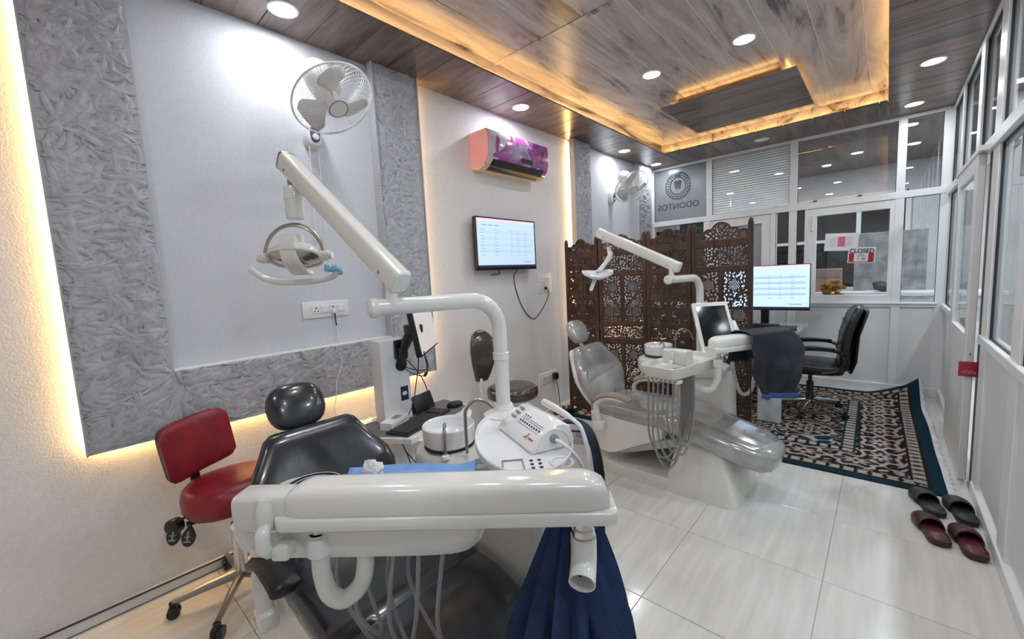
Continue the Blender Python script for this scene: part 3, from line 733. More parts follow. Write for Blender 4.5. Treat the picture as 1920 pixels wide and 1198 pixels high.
    obj('headrest_stem', MB().tube([b1 - td*0.03 - sp*0.05, b1 - td*0.035 + sp*0.06, hc - td*0.03], 0.013, 10).ell(tuple(hc - td*0.045), (0.05, 0.05, 0.04)), M_CHROME if near else M_GELW, h)
    # armrests
    for sgn in (-1, 1):
        y = sgn*0.305
        P = [(1.03, y, 0.33), (1.015, y, 0.42), (1.005, y, 0.50), (1.05, y, 0.555), (1.13, y, 0.575), (1.23, y, 0.572)]
        ar = obj('armrest', MB().tube(smooth_path(P, 5), [0.023]*26, 12, flat=(0.8, 1.2)), M_GELW, t)
        obj('bracket', MB().rbox((0.985, y-0.03, 0.33), (1.065, y+0.03, 0.39), 0.01, 2), M_GELW, ar)
        pp = smooth_path([(1.00, y, 0.545), (1.06, y, 0.583), (1.14, y, 0.600), (1.24, y, 0.588), (1.27, y, 0.572)], 5)
        obj('pad', MB().tube(pp, ([0.012, 0.022] + [0.027]*(len(pp)-4) + [0.024, 0.012]) if not near else ([0.016, 0.028] + [0.033]*(len(pp)-4) + [0.030, 0.016]), 12, flat=(0.75, 1.35)), M_BLACK if near else mat('olive_grey_pad', (0.36, 0.34, 0.28), 0.3, var=0.15), ar)
    # water unit column
    secs = []
    for z, x0, x1, y0, y1 in ((0.0, 1.30, 1.74, 0.30, 0.555), (0.03, 1.30, 1.74, 0.30, 0.555), (0.55, 1.32, 1.73, 0.305, 0.55), (0.66, 1.30, 1.72, 0.31, 0.54), (0.71, 1.32, 1.68, 0.33, 0.53)):
        secs.append([V((x0+x1)/2+a, (y0+y1)/2+b_, z) for a, b_ in se_ring((x1-x0)/2, (y1-y0)/2, 32, 0.35)])
    col = obj('water_column', MB().loft(secs), M_IVORY, t)
    S = [(1.025, 0.705, 0.055, 0.035), (1.04, 0.695, 0.09, 0.06), (1.08, 0.68, 0.115, 0.082), (1.16, 0.672, 0.128, 0.095), (1.26, 0.668, 0.128, 0.098), (1.40, 0.678, 0.125, 0.082), (1.55, 0.686, 0.12, 0.062), (1.66, 0.69, 0.11, 0.05), (1.70, 0.69, 0.08, 0.035)]
    obj('cuspidor_body', loft_along([((x, 0.40, z), (0, 0, 1), hw, ht) for x, z, hw, ht in S], e=0.55), M_IVORY, t, sharp=60)
    bc = V(1.178, 0.395, 0.768)
    bm_ = MB().lathe([(0.02, 0.0), (0.095, 0.0), (0.106, 0.012), (0.110, 0.045), (0.111, 0.083), (0.106, 0.088), (0.100, 0.082), (0.096, 0.04), (0.07, 0.018), (0.02, 0.012), (0.004, 0.012)], 40, Tr(*bc))
    bo = obj('cuspidor_bowl', bm_, M_CERAM, t)
    obj('gasket', MB().lathe([(0.09, -0.004), (0.1055, -0.004), (0.107, 0.003), (0.09, 0.003)], 40, Tr(*bc), cap=False), M_RUBBER, bo)
    fx = V(1.268, 0.300, 0.755)
    tub([fx, fx+V(0, 0, 0.07), fx+V(-0.010, 0.01, 0.115), fx+V(-0.035, 0.032, 0.128), fx+V(-0.062, 0.055, 0.105)], 0.0065, M_STEEL, 'bowl_spout', t, 8)
    fx = V(1.33, 0.36, 0.755)
    tub([fx, fx+V(0, 0, 0.15), fx+V(0.005, 0.005, 0.20), fx+V(0.04, 0.03, 0.235), fx+V(0.085, 0.06, 0.215), fx+V(0.11, 0.075, 0.15)], 0.0065, M_STEEL, 'cup_spout', t, 8)
    obj('spout_base', MB().lathe([(0.016, 0), (0.014, 0.012), (0.006, 0.02)], 14, Tr(*fx)).lathe([(0.018, 0), (0.016, 0.012), (0.006, 0.018)], 14, Tr(1.268, 0.300, 0.757)), M_CERAM, t)
    obj('cup_holder', MB().lathe([(0.030, 0.0), (0.042, 0.0), (0.044, 0.03), (0.040, 0.036), (0.034, 0.034), (0.032, 0.008)], 24, Tr(1.44, 0.33, 0.745), cap=False), M_IVORY, t)
    # lamp pole and arm
    px_, py_ = 1.50, 0.405
    ex, ey = (1.365, -0.015) if near else (1.43, -0.03)
    ze = 1.385
    dirn = V(ex-px_, ey-py_, 0).normalized()
    c0 = V(px_, py_, 0)
    P = [c0+V(0, 0, 0.70), c0+V(0, 0, 1.26)]
    for k in range(1, 8):
        a = k/8*math.pi/2; P.append(c0 + dirn*(0.11*(1-math.cos(a))) + V(0, 0, 1.275+0.11*math.sin(a)))
    P += [c0+dirn*0.12+V(0, 0, ze), V(ex, ey, ze)]
    pole = obj('lamp_pole', MB().tube(P, 0.027, 18), M_GELW, t)
    obj('collar', MB().lathe([(0.027, -0.014), (0.030, -0.012), (0.030, 0.012), (0.027, 0.014)], 20, Tr(px_, py_, 1.175), cap=False), M_GELW, pole)
    e3 = V(ex, ey, ze)
    obj('end_cap', MB().lathe([(0.029, -0.02), (0.032, -0.014), (0.032, 0.004), (0.024, 0.012), (0.002, 0.014)], 22, zframe(e3, dirn)), M_GELW, pole)
    if near:
        R_, Le = L(1.388, 0.722, 1.487), L(0.782, 0.682, 1.935)
        pb = L(1.388, 0.712, 1.40)
    else:
        R_, Le = L(1.452, 2.86, 1.485), L(0.905, 2.90, 1.745)
        pb = L(1.448, 2.845, 1.40)
    obj('lamp_arm_socket', MB().lathe([(0.024, -0.01), (0.020, 0.012), (0.017, 0.04), (0.017, 0.07)], 16, Tr(*pb)), M_GELW, pole)
    pin = pb + V(0, 0, 0.065)
    obj('hinge_pin', MB().tube([pin, pin+V(0, 0, 0.05)], 0.013, 12), M_STEEL, pole)
    dd = (R_-Le).normalized(); M = zframe(Le - dd*0.04, dd, (0, 0, 1)); Lb = (R_-Le).length + 0.08
    rg = [(a*0.036+0.0, b_*0.031) for a, b_ in se_ring(1, 1, 20, 0.42)]
    beam = obj('lamp_beam', MB().loft([[V(a, b_, s) for a, b_ in rg] for s in (0, Lb)], True, False, M), M_GELW, t)
    obj('beam_cap', MB().loft([[V(a*k, b_*k, s) for a, b_ in rg] for s, k in ((-0.012, 0.9), (-0.006, 1.05), (0.003, 1.05))], True, False, M), M_STEEL if near else M_GELW, beam)
    obj('beam_cap', MB().loft([[V(a*k, b_*k, s) for a, b_ in rg] for s, k in ((Lb-0.003, 1.04), (Lb+0.006, 1.04), (Lb+0.012, 0.9))], True, False, M), M_GELW, beam)
    sc_ = MB()
    for s in (0.06, Lb-0.07): sc_.ell((-0.012, -0.031 if near else -0.031, s), (0.006, 0.003, 0.006), M); sc_.ell((-0.012, 0.031, s), (0.006, 0.003, 0.006), M)
    obj('screw', sc_, M_STEEL, beam)
    return t, L, Le, UP

# ---- near unit
tN, LN, LeN, _ = dental_unit((0, 0.67, 0), 'charcoal grey dental chair with white arms closest to the camera', True)
def lamp_near(t, Le):
    lat = V(0.74, 0.67, 0).normalized(); n = V(0.67, -0.74, 0); z = V(0, 0, 1)
    top = Le + V(0.018, -0.010, -0.040)
    pinp = top + V(0, 0, -0.045)
    hd = obj('lamp_hanger', MB().tube([top, pinp], 0.013, 12), M_STEEL, t)
    c = pinp + V(0.012, 0.0, 0)
    obj('swivel_housing', MB().lathe([(0.030, 0.0), (0.034, -0.006), (0.034, -0.040), (0.0355, -0.042), (0.0355, -0.050), (0.034, -0.052), (0.034, -0.118), (0.031, -0.124), (0.015, -0.126)], 22, Tr(*c)), M_GELW, hd)
    u0 = c + V(0.0, 0, -0.145) - lat*0.018
    W = 0.118
    arc = [u0 + lat*(W*math.sin(a)) + z*(-0.125*(1-math.cos(a))) for a in [math.pi/2*(k/10) for k in range(-10, 11)]]
    y_ = obj('yoke', MB().tube(arc, 0.0085, 10, flat=(1.3, 0.8)), mat('warm_grey_metal', (0.42, 0.39, 0.34), 0.3, metal=0.6), t, label='grey half-ring yoke holding the lamp head')
    for s in (-1, 1):
        p = u0 + lat*(s*W) + z*(-0.125)
        obj('yoke_knob', MB().tube([p - lat*0.016, p + lat*0.016], 0.020, 14).tube([p+lat*0.018*s, p+lat*0.03*s], 0.014, 10), M_IVORY, y_)
    hc = u0 + z*(-0.128)
    ax = (n*0.55 - z*0.84).normalized(); upv = (z + ax*(-z.dot(ax))).normalized()
    F = frame(hc, lat, upv, lat.cross(upv))                   # local: x lateral, y up-ish, z away from light side
    sgn = 1 if (lat.cross(upv)).dot(ax) < 0 else -1
    bk = MB(); secs = []
    for zz, k in ((0.0, 1.0), (0.018, 0.98), (0.040, 0.80), (0.055, 0.5), (0.060, 0.12)):
        secs.append([V(a*k, b_*k, sgn*zz) for a, b_ in se_ring(0.103, 0.062, 28, 0.8)])
    h = obj('lamp_head', bk.loft(secs, True, False, F), M_IVORY, t)
    secs = [[V(a*k, b_*k, sgn*zz) for a, b_ in se_ring(0.098, 0.057, 28, 0.8)] for zz, k in ((-0.002, 1.0), (-0.014, 0.75), (-0.020, 0.3), (-0.021, 0.05))]
    obj('reflector', MB().loft(secs, True, False, F), mat('lamp_reflector', (0.62, 0.58, 0.55), 0.15, metal=0.85, var=0.2), h)
    rim = [V(a, b_, -sgn*0.003) for a, b_ in se_ring(0.103, 0.062, 32, 0.8)]
    obj('rim', MB().tube(rim, 0.006, 8, closed=True, M=F), M_IVORY, h)
    st = MB(); pth = [(0.0, 0.082, sgn*0.045), (0.0, 0.066, sgn*0.01), (0.0, 0.03, -sgn*0.026), (0.0, -0.02, -sgn*0.034), (0.0, -0.062, -sgn*0.030), (0.0, -0.085, -sgn*0.018)]
    pth = smooth_path(pth, 4)
    secs = [[V(a, p.y + b_*0.2, p.z + b_) for a, b_ in se_ring(0.030 + 0.006*i/len(pth), 0.010, 16, 0.4)] for i, p in enumerate(pth)]
    obj('centre_strap', st.loft(secs, True, False, F), M_GELW, h)
    obj('vent_cap', MB().lathe([(0.030, 0), (0.030, 0.05), (0.026, 0.058), (0.01, 0.06)], 20, Tr(*(hc + z*0.035 - n*0.02))), M_IVORY, h)
    hb = smooth_path([(-0.205, -0.050, -sgn*0.01), (-0.165, -0.072, -sgn*0.035), (-0.10, -0.088, -sgn*0.052), (0, -0.092, -sgn*0.055), (0.09, -0.086, -sgn*0.05), (0.135, -0.072, -sgn*0.04), (0.152, -0.045, -sgn*0.02)], 5)
    obj('handle_bar', MB().tube(hb, 0.0125, 12, M=F), M_GELW, h)
    bl = smooth_path([(0.105, -0.036, -sgn*0.03), (0.13, -0.045, -sgn*0.028), (0.152, -0.050, -sgn*0.025), (0.158, -0.075, -sgn*0.035)], 4)
    obj('blue_sleeve', MB().tube(bl, [0.012, 0.015, 0.013, 0.016, 0.014, 0.016, 0.013, 0.015, 0.012, 0.014, 0.012, 0.013, 0.010], 9, M=F), mat('blue_film', (0.30, 0.58, 0.75), 0.25, var=0.3, scale=60), h, label='pale blue plastic sleeve on the handle end')
lamp_near(tN, LeN)

def hollow_pipe(path, r, rin, n=20):
    mb = MB(); mb.tube(path, r, n, cap=False); P = list(path); mb.tube(P, rin, n, cap=False)
    m = len(mb.v)//2; N_ = len(path)
    o = (N_-1)*n
    for k in range(n):
        l = (k+1) % n; mb.f.append((o+k, o+l, m+o+l, m+o+k))
    return mb
# delivery arm of the near unit
A, B = LN(1.539, 0.303, 0.972), LN(2.11, 0.775, 0.972)
uN = (B-A).normalized(); wN = V(-uN.y, uN.x, 0)
barN = bar_shell(A, B, tN)
def bracket(t, c0, c1, r, handle_dir, hs=1.0):
    d = (c1-c0).normalized(); M = zframe(c0, d, (0, 0, 1)); Lb = (c1-c0).length
    rg = [(a*r*1.0, b_*r*0.9) for a, b_ in se_ring(1, 1, 24, 0.38)]
    br = obj('tray_bracket', MB().loft([[V(a*k, b_*k, s) for a, b_ in rg] for s, k in ((0, 0.94), (0.004, 1.0), (Lb-0.004, 1.0), (Lb, 0.94))], True, False, M), M_IVORY, t)
    h0 = c0 + d*0.080*hs
    hd = handle_dir
    z = V(0, 0, 1)
    obj('grip_ridge', MB().tube(smooth_path([h0 + hd*(r*0.72) + z*r*0.85, h0 + hd*(r*0.95) + z*0.2*r, h0 + hd*(r*0.95) - z*0.5*r], 5), 0.018*hs, 12, flat=(0.8, 1.1)), M_IVORY, br)
    obj('handle', MB().tube(smooth_path([h0 + hd*(r*1.0) - z*0.35*r, h0 + hd*(r*1.35) - z*0.75*r, h0 + hd*(r*1.32) - z*1.5*r, h0 + hd*(r*1.0) - z*1.95*r], 5), [0.014*hs]*4 + [0.0155*hs]*8 + [0.013*hs]*4, 12), M_GELW, br)
    obj('handle_pin', MB().tube([h0 + hd*(r*1.0) - z*1.85*r - d*0.035*hs, h0 + hd*(r*1.0) - z*1.85*r + d*0.05*hs], 0.012*hs, 12), M_IVORY, br)
    obj('pin_block', MB().rbox((-0.016*hs, -0.02*hs, 0.012*hs), (0.016*hs, 0.02*hs, 0.05*hs), 0.006*hs, 2, zframe(h0 + hd*(r*0.9) - z*1.85*r, d, (0, 0, 1))), M_IVORY, br)
    obj('end_screw', MB().ell(tuple(c0 - d*0.002 + hd*r*0.3), (0.003, 0.003, 0.003)), M_BLACK, br)
    return br
cb0 = A - uN*0.100 + V(0, 0, -0.008)
bracket(tN, cb0, cb0 + uN*0.24, 0.042, -wN)
# tray pan under the bar, D-shaped and dished
def tray_pan(t, c, u, w, Lh, Wh, h, m, e=0.3):
    secs = []
    rim = [(a, b_) for a, b_ in se_ring(1, 1, 36, e)]
    prof = [(0.80, -h), (0.90, -h), (0.965, -h*0.7), (0.995, -h*0.2), (1.0, 0.0), (0.985, 0.002), (0.965, -0.002), (0.94, -h*0.45), (0.80, -h*0.55), (0.02, -h*0.55)]
    for k, z in prof: secs.append([c + u*(a*Lh*k) + w*(b_*Wh*(k if k > 0.5 else k)) + V(0, 0, z) for a, b_ in rim])
    return obj('tray', MB().loft(secs, True), m, t)
cT = LN(1.555, 0.545, 0.905) - uN*0.020 - wN*0.045
trN = tray_pan(tN, cT, uN, wN, 0.310, 0.140, 0.070, M_IVORY)
p0 = A + uN*0.070 + V(0, 0, -0.042)
obj('pivot_pin', MB().tube([p0+V(0, 0, 0.01), p0+V(0, 0, -0.032)], 0.0145, 14), M_CHROME, tN)
q = p0 + V(0, 0, -0.03)
P = [q, q+V(0, 0, -0.012), q+V(0, 0, -0.06), q+V(0, 0, -0.10), q+uN*0.012+V(0, 0, -0.15), q+uN*0.04+wN*0.012+V(0, 0, -0.175), q+uN*0.075+wN*0.025+V(0, 0, -0.15), q+uN*0.088+wN*0.035+V(0, 0, -0.10), q+uN*0.092+wN*0.04+V(0, 0, -0.0)]
ut = obj('u_tube', MB().tube(smooth_path(P, 6), 0.0205, 16), M_IVORY, tN)
obj('tube_collar', MB().lathe([(0.018, 0.0), (0.026, -0.006), (0.0275, -0.02), (0.0275, -0.048), (0.022, -0.052)], 20, Tr(*q)), M_PLASTW, ut)
p1 = B - uN*0.068 + V(0, 0, -0.042)
obj('pivot_pin', MB().tube([p1+V(0, 0, 0.01), p1+V(0, 0, -0.02)], 0.014, 14).lathe([(0.014, 0.0), (0.022, -0.004), (0.022, -0.014), (0.026, -0.018), (0.026, -0.032), (0.02, -0.034)], 20, Tr(*(p1+V(0, 0, -0.012)))), M_CHROME, tN)
q1 = p1 + V(0, 0, -0.052); od = V(0.42, -0.86, -0.18).normalized()
path = [q1, q1+V(0, 0, -0.030), q1+V(0, 0, -0.050)+od*0.008, q1+V(0, 0, -0.062)+od*0.026, q1+V(0, 0, -0.066)+od*0.050]
pts_ = smooth_path(path, 4)
obj('open_pipe', hollow_pipe(pts_, 0.029, 0.0262), M_GELW, tN, label='open white pipe end facing the camera under the swing arm')
obj('pipe_cap', MB().tube([q1+V(0, 0, 0.004), q1+V(0, 0, -0.004)], 0.0285, 20), M_GELW, tN)
# hoses under the near tray
for k, (s0, s1, dz) in enumerate(((0.00, 0.10, 0.30), (0.08, 0.16, 0.36), (0.14, 0.02, 0.40), (0.20, 0.22, 0.34))):
    a = cT + uN*s0 - wN*0.08 + V(0, 0, -0.06); c = cT + uN*(s1-0.1) + wN*0.05 + V(0, 0, -0.06); m = (a+c)/2 + V(0, 0, -dz)
    tub([a, a+V(0, 0, -dz*0.6)-uN*0.03, m, c+V(0, 0, -dz*0.55)-uN*0.06, c], 0.0055, M_HOSE, 'hose', tN, 8)
# oval assistant tray on the near pole
ac, au = LN(1.70, 0.945, 0.965), V(0.73, -0.68, 0).normalized(); aw = V(-au.y, au.x, 0)
def oval_tray(t):
    secs = []; rim = se_ring(1, 1, 44, 0.95)
    for k, z in ((0.85, -0.03), (0.96, -0.028), (1.0, -0.014), (1.0, 0.0), (0.985, 0.003), (0.97, -0.001), (0.955, -0.008), (0.9, -0.010), (0.02, -0.010)):
        secs.append([ac + au*(a*0.265*k) + aw*(b_*0.15*k) + V(0, 0, z) for a, b_ in rim])
    o = obj('assistant_tray', MB().loft(secs, True), M_PLASTW, t)
    m = frame(ac, au, aw, V(0, 0, 1))
    obj('pole_boss', MB().lathe([(0.075, -0.008), (0.06, 0.0), (0.04, 0.010), (0.033, 0.03)], 24, Tr(1.50, 0.405, 0.965)), M_PLASTW, o)
    fr = MB()
    for a, c in (((0.165, -0.075, -0.009), (0.235, -0.072, -0.006)), ((0.165, -0.02, -0.009), (0.235, -0.017, -0.006)), ((0.165, -0.075, -0.009), (0.168, -0.017, -0.006)), ((0.232, -0.075, -0.009), (0.235, -0.017, -0.006))): fr.box(a, c, m)
    obj('square_recess', fr, M_HOSE, o)
    hl = MB()
    for i in range(3):
        for j in range(2): hl.lathe([(0.0055, -0.0095), (0.0055, -0.0085), (0.001, -0.0085)], 10, m @ Tr(0.175+0.022*i, 0.005+0.022*j, 0))
    obj('holes', hl, M_GASKET, o, kind='stuff')
    obj('ring_recess', MB().lathe([(0.028, -0.009), (0.032, -0.006), (0.034, -0.009)], 24, m @ Tr(0.20, 0.085, 0), cap=False), M_PLASTW, o)
    obj('tray_post', MB().tube([V(1.62, 0.34, 0.93), V(1.62, 0.34, 0.69)], 0.016, 12), M_CHROME, o)
    obj('tray_post', MB().tube([V(1.66, 0.31, 0.93), V(1.66, 0.31, 0.69)], 0.010, 10), M_PLASTW, o)
    obj('tray_arm', MB().rbox((-0.13, -0.03, -0.045), (0.07, 0.03, -0.028), 0.006, 2, frame(ac, au, aw, V(0, 0, 1))), M_PLASTW, o)
oval_tray(tN)

# ---- far unit
tF, LF, LeF, _ = dental_unit((0, 2.86, 0), 'silver grey dental chair with white base beside the carved screen', False)
def lamp_far(t, Le):
    L = LF
    p = Le + V(0.04, -0.01, -0.05)
    h = obj('lamp_hanger', MB().tube([p, p+V(0.005, 0, -0.05)], 0.011, 10), M_STEEL, t)
    q = [p+V(0.005, 0, -0.045), p+V(0.012, 0, -0.085), L(0.975, 2.87, 1.585), L(0.955, 2.82, 1.52), L(0.935, 2.765, 1.47)]
    obj('lamp_elbow', MB().tube(smooth_path(q, 5), [0.017]*6 + [0.020]*8 + [0.017]*7, 12), M_GELW, t)
    c = L(0.925, 2.755, 1.455); lat = V(0.74, 0.67, 0).normalized(); n = V(0.60, -0.66, -0.3).normalized(); z = lat.cross(n) * -1
    F = frame(c, lat, n, lat.cross(n))
    secs = []
    for a, hh, hw in ((-0.115, 0.006, 0.02), (-0.105, 0.012, 0.05), (-0.06, 0.020, 0.075), (0.0, 0.024, 0.085), (0.06, 0.020, 0.075), (0.105, 0.012, 0.05), (0.115, 0.006, 0.02)):
        secs.append([V(a, b_ + 0.06*(a/0.115)**2*0.2, e + 0.018 - 0.03*(abs(a)/0.115)**1.5) for b_, e in se_ring(hw, hh, 16, 0.8)])
    hd = obj('lamp_head', MB().loft(secs, True, False, F), mat('lamp_head_grey', (0.60, 0.62, 0.66), 0.25, var=0.08), t)
    tip = L(0.897, 2.70, 1.325)
    obj('handle', MB().tube([c+V(0.005, 0, 0.02), (c+tip)/2, tip], [0.016, 0.014, 0.011], 10, flat=(1.3, 0.6)), M_GELW, hd)
    obj('handle_pin', MB().ell(tuple(c + V(0.012, -0.012, 0.005)), (0.010, 0.010, 0.010)), M_STEEL, hd)
lamp_far(tF, LeF)
A2, u2_ = LF(1.788, 2.535, 1.000), V(0.5, 0.866, 0).normalized(); B2 = A2 + u2_*0.50
bar_shell(A2, B2, tF); w2_ = V(-u2_.y, u2_.x, 0)
tu = V(0.22, 0.975, 0).normalized(); tw = V(-tu.y, tu.x, 0)
cF = LF(1.635, 2.535, 0.905)
trF = tray_pan(tF, cF, tu, tw, 0.29, 0.125, 0.065, M_IVORY)
cbF = LF(1.55, 2.44, 0.945)
bracket(tF, cbF - tw*0.02, cbF - tw*0.17, 0.045, (-tu), 0.85)
p0 = A2 + u2_*0.06 + V(0, 0, -0.05)
obj('pivot_pin', MB().tube([p0+V(0, 0, 0.01), p0+V(0, 0, -0.032)], 0.0145, 14), M_CHROME, tF)
q = p0 + V(0, 0, -0.03); dq = V(-0.9, -0.43, 0).normalized()
P = [q, q+V(0, 0, -0.02), q+V(0, 0, -0.08), q+V(0, 0, -0.13)+dq*0.005, q+dq*0.04+V(0, 0, -0.185), q+dq*0.10+V(0, 0, -0.185), q+dq*0.145+V(0, 0, -0.14), q+dq*0.16+V(0, 0, -0.03)]
ut = obj('u_tube', MB().tube(smooth_path(P, 6), 0.0205, 16), M_GELW, tF)
obj('tube_collar', MB().lathe([(0.018, 0.0), (0.026, -0.006), (0.0275, -0.02), (0.0275, -0.048), (0.022, -0.052)], 20, Tr(*q)), M_PLASTW, ut)
hr = obj('instrument_rack', MB().rbox((-0.11, -0.025, -0.012), (0.11, 0.025, 0.012), 0.008, 2, frame(cF - tu*0.20 + V(0, 0, -0.085), tw*-1, tu, V(0, 0, 1))), M_GELW, tF)
bt = MB()
for k in range(7): bt.ell(tuple(cF - tu*0.228 - tw*(-0.09+0.03*k) + V(0, 0, -0.085)), (0.005, 0.004, 0.004))
obj('rack_buttons', bt, M_BLACK, hr, kind='stuff')
for k in range(7):
    s = -0.10 + 0.033*k
    a = cF - tu*0.205 - tw*s + V(0, 0, -0.095); c = cF - tu*0.06 - tw*(0.02+0.014*k) + V(0, 0, -0.06)
    dz = 0.52 + 0.03*((k*3) % 4) - 0.03*k
    m = a*0.45 + c*0.55 + V(0, 0, -dz)
    tub([a, a+V(0, 0, -dz*0.62)-tu*0.01, a*0.75+c*0.25+V(0, 0, -dz*0.93), m, c*0.85+a*0.15+V(0, 0, -dz*0.85), c+V(0, 0, -dz*0.45), c], 0.0065, M_HOSE, 'hose', tF, 8)
# x-ray viewer panel on the far pole
e1 = V(0.20, 0.13, -0.028).normalized(); e2 = V(0.085, -0.20, -0.354); e2 = (e2 - e1*e2.dot(e1)).normalized(); rl = math.radians(-9); e1, e2 = e1*math.cos(rl)+e2*math.sin(rl), e2*math.cos(rl)-e1*math.sin(rl)
vc = LF(1.655, 3.10, 1.035)
F = frame(vc, e1, -e2, e1.cross(-e2))
vw = obj('viewer_panel', MB().rbox((-0.125, -0.20, -0.030), (0.125, 0.20, 0.0), 0.008, 2, F), M_GELW, tF)
obj('viewer_screen', MB().box((-0.10, -0.17, 0.0), (0.10, 0.165, 0.003), F), mat('dark_screen', (0.012, 0.013, 0.015), 0.08, var=0.3), vw)
obj('viewer_hinge', MB().rbox((0.125, -0.05, -0.03), (0.150, 0.05, -0.005), 0.006, 2, F), M_GELW, vw)
obj('viewer_strut', MB().tube(smooth_path([F @ V(0.14, 0.04, -0.02), F @ V(0.17, -0.06, -0.05), F @ V(0.15, -0.20, -0.06), LF(1.70, 3.22, 0.80)], 5), 0.014, 10), M_GELW, vw)
tub([LF(1.78, 2.98, 0.93), LF(1.80, 3.00, 0.75), LF(1.83, 3.02, 0.62), LF(1.87, 3.04, 0.60), LF(1.90, 3.06, 0.66), LF(1.92, 3.08, 0.85)], 0.012, mat('coiled_hose', (0.66, 0.62, 0.58), 0.5, var=0.3, scale=60), 'coiled_hose', tF, 10)
tub([LF(1.90, 2.98, 0.92), LF(1.905, 2.98, 0.7), LF(1.90, 2.99, 0.45)], 0.004, M_JACKET, 'cord', tF, 6)

# ------------------------------------------------------------------ wall fans
def wall_fan(base, head, axis, label, R=0.205):
    t = thing('wall_fan', label, 'fan', base, group='white wall fans'); O = Vector(base)
    L = lambda p: Vector(p) - O
    secs = [[V(x, a, b_) for a, b_ in se_ring(0.052*k, 0.085*k, 24, 0.7)] for x, k in ((0.0, 1.0), (0.03, 0.98), (0.05, 0.85), (0.058, 0.6))]
    bs = obj('wall_base', MB().loft(secs), M_PLASTW, t)
    obj('control_plate', MB().loft([[V(x, a, b_-0.012) for a, b_ in se_ring(0.030*k, 0.048*k, 20, 0.8)] for x, k in ((0.05, 1.0), (0.060, 0.95))]), mat('violet_print', (0.10, 0.11, 0.28), 0.3, var=0.5, scale=30), bs)
    obj('speed_knob', MB().lathe([(0.018, 0.0), (0.018, 0.015), (0.014, 0.018), (0.002, 0.018)], 18, zframe((0.058, 0, -0.03), (1, 0, 0))), M_PLASTW, bs)
    H = L(head); ax = Vector(axis).normalized()
    mo = H - ax*0.11
    obj('neck', MB().tube(smooth_path([(0.03, 0, 0.06), (0.10, 0, 0.05), mo*0.7+V(0, 0, 0.0), mo + V(0, 0, -0.04)], 5), 0.020, 12), M_PLASTW, t)
    F = zframe(H, ax, (0, 0, 1))
    obj('motor_housing', MB().lathe([(0.02, -0.25), (0.058, -0.242), (0.074, -0.21), (0.077, -0.11), (0.070, -0.065), (0.03, -0.06)], 24, F), M_PLASTW, t)
    g = MB(); n = 84
    for k in range(n):                                   # front and rear guard wires
        a = 2*math.pi*k/n; c, s = math.cos(a), math.sin(a)
        g.tube([F @ V(c*r, s*r, z) for r, z in ((0.045, 0.062), (0.10, 0.062), (0.165, 0.050), (0.196, 0.022), (R, 0.0))], 0.0010, 3, cap=False)
        if k % 2 == 0: g.tube([F @ V(c*r, s*r, z) for r, z in ((0.06, -0.065), (0.13, -0.062), (0.185, -0.035), (R, 0.0))], 0.0010, 3, cap=False)
    obj('guard_wires', g, M_PLASTW, t, kind='stuff')
    obj('guard_ring', MB().tube([F @ V(R*math.cos(a), R*math.sin(a), 0) for a in [2*math.pi*k/48 for k in range(48)]], 0.0050, 8, closed=True), M_PLASTW, t)
    obj('guard_badge', MB().lathe([(0.052, 0.056), (0.055, 0.060), (0.050, 0.065), (0.03, 0.066), (0.002, 0.066)], 28, F), M_PLASTW, t)
    obj('badge_ring', MB().lathe([(0.044, 0.0655), (0.048, 0.0675), (0.051, 0.0655)], 28, F, cap=False), M_HOSE, t)
    hub = obj('hub', MB().lathe([(0.034, -0.03), (0.036, 0.0), (0.030, 0.030), (0.002, 0.034)], 20, F), M_PLASTW, t)
    M_BL = mat('fan_blade_smoke', (0.55, 0.54, 0.52), 0.35, var=0.06)
    for k in range(3):
        a0 = 2*math.pi*k/3 + 0.4
        n1, n2 = 12, 7; vs = []; fs = []
        for i in range(n1+1):
            r = 0.03 + (0.178-0.03)*i/n1; q = i/n1
            half = 0.15 + 0.44*math.sin(min(1, q*1.25)*math.pi/2)*(1 - max(0, q-0.75)**2*9)
            for j in range(n2+1):
                v = -1 + 2*j/n2; a = a0 + half*v + 0.18*q
                vs.append((r*math.cos(a), r*math.sin(a), 0.028*v*(0.6+0.4*q) + 0.0))
        for i in range(n1):
            for j in range(n2):
                p = i*(n2+1)+j; fs.append((p, p+1, p+n2+2, p+n2+1))
        o = obj('blade', MB().add(vs, fs, F), M_BL, t, sharp=80); md = o.modifiers.new('thickness', 'SOLIDIFY'); md.thickness = 0.002
    return t
f1 = wall_fan((XI, 1.135, 2.36), (0.40, 1.075, 2.405), (0.57, 0.11, -0.81), 'white wall fan above the near lamp arm on the large grey panel')
for dy, ln in ((-0.03, 0.62), (0.022, 0.78)):
    P = smooth_path([(0.035, dy, -0.08), (0.03, dy*1.1, -0.3), (0.028, dy*1.3, -ln)], 4)
    obj('pull_cord', MB().tube(P, 0.0022, 5), M_PLASTW, f1)
    obj('cord_toggle', MB().lathe([(0.002, 0.012), (0.007, 0.006), (0.008, -0.008), (0.003, -0.014)], 10, Tr(*P[-1])), M_PLASTW, f1)
wall_fan((XI, 4.75, 2.37), (0.31, 4.63, 2.425), (0.62, -0.30, -0.72), 'small-looking white wall fan on the far grey panel above the screen')

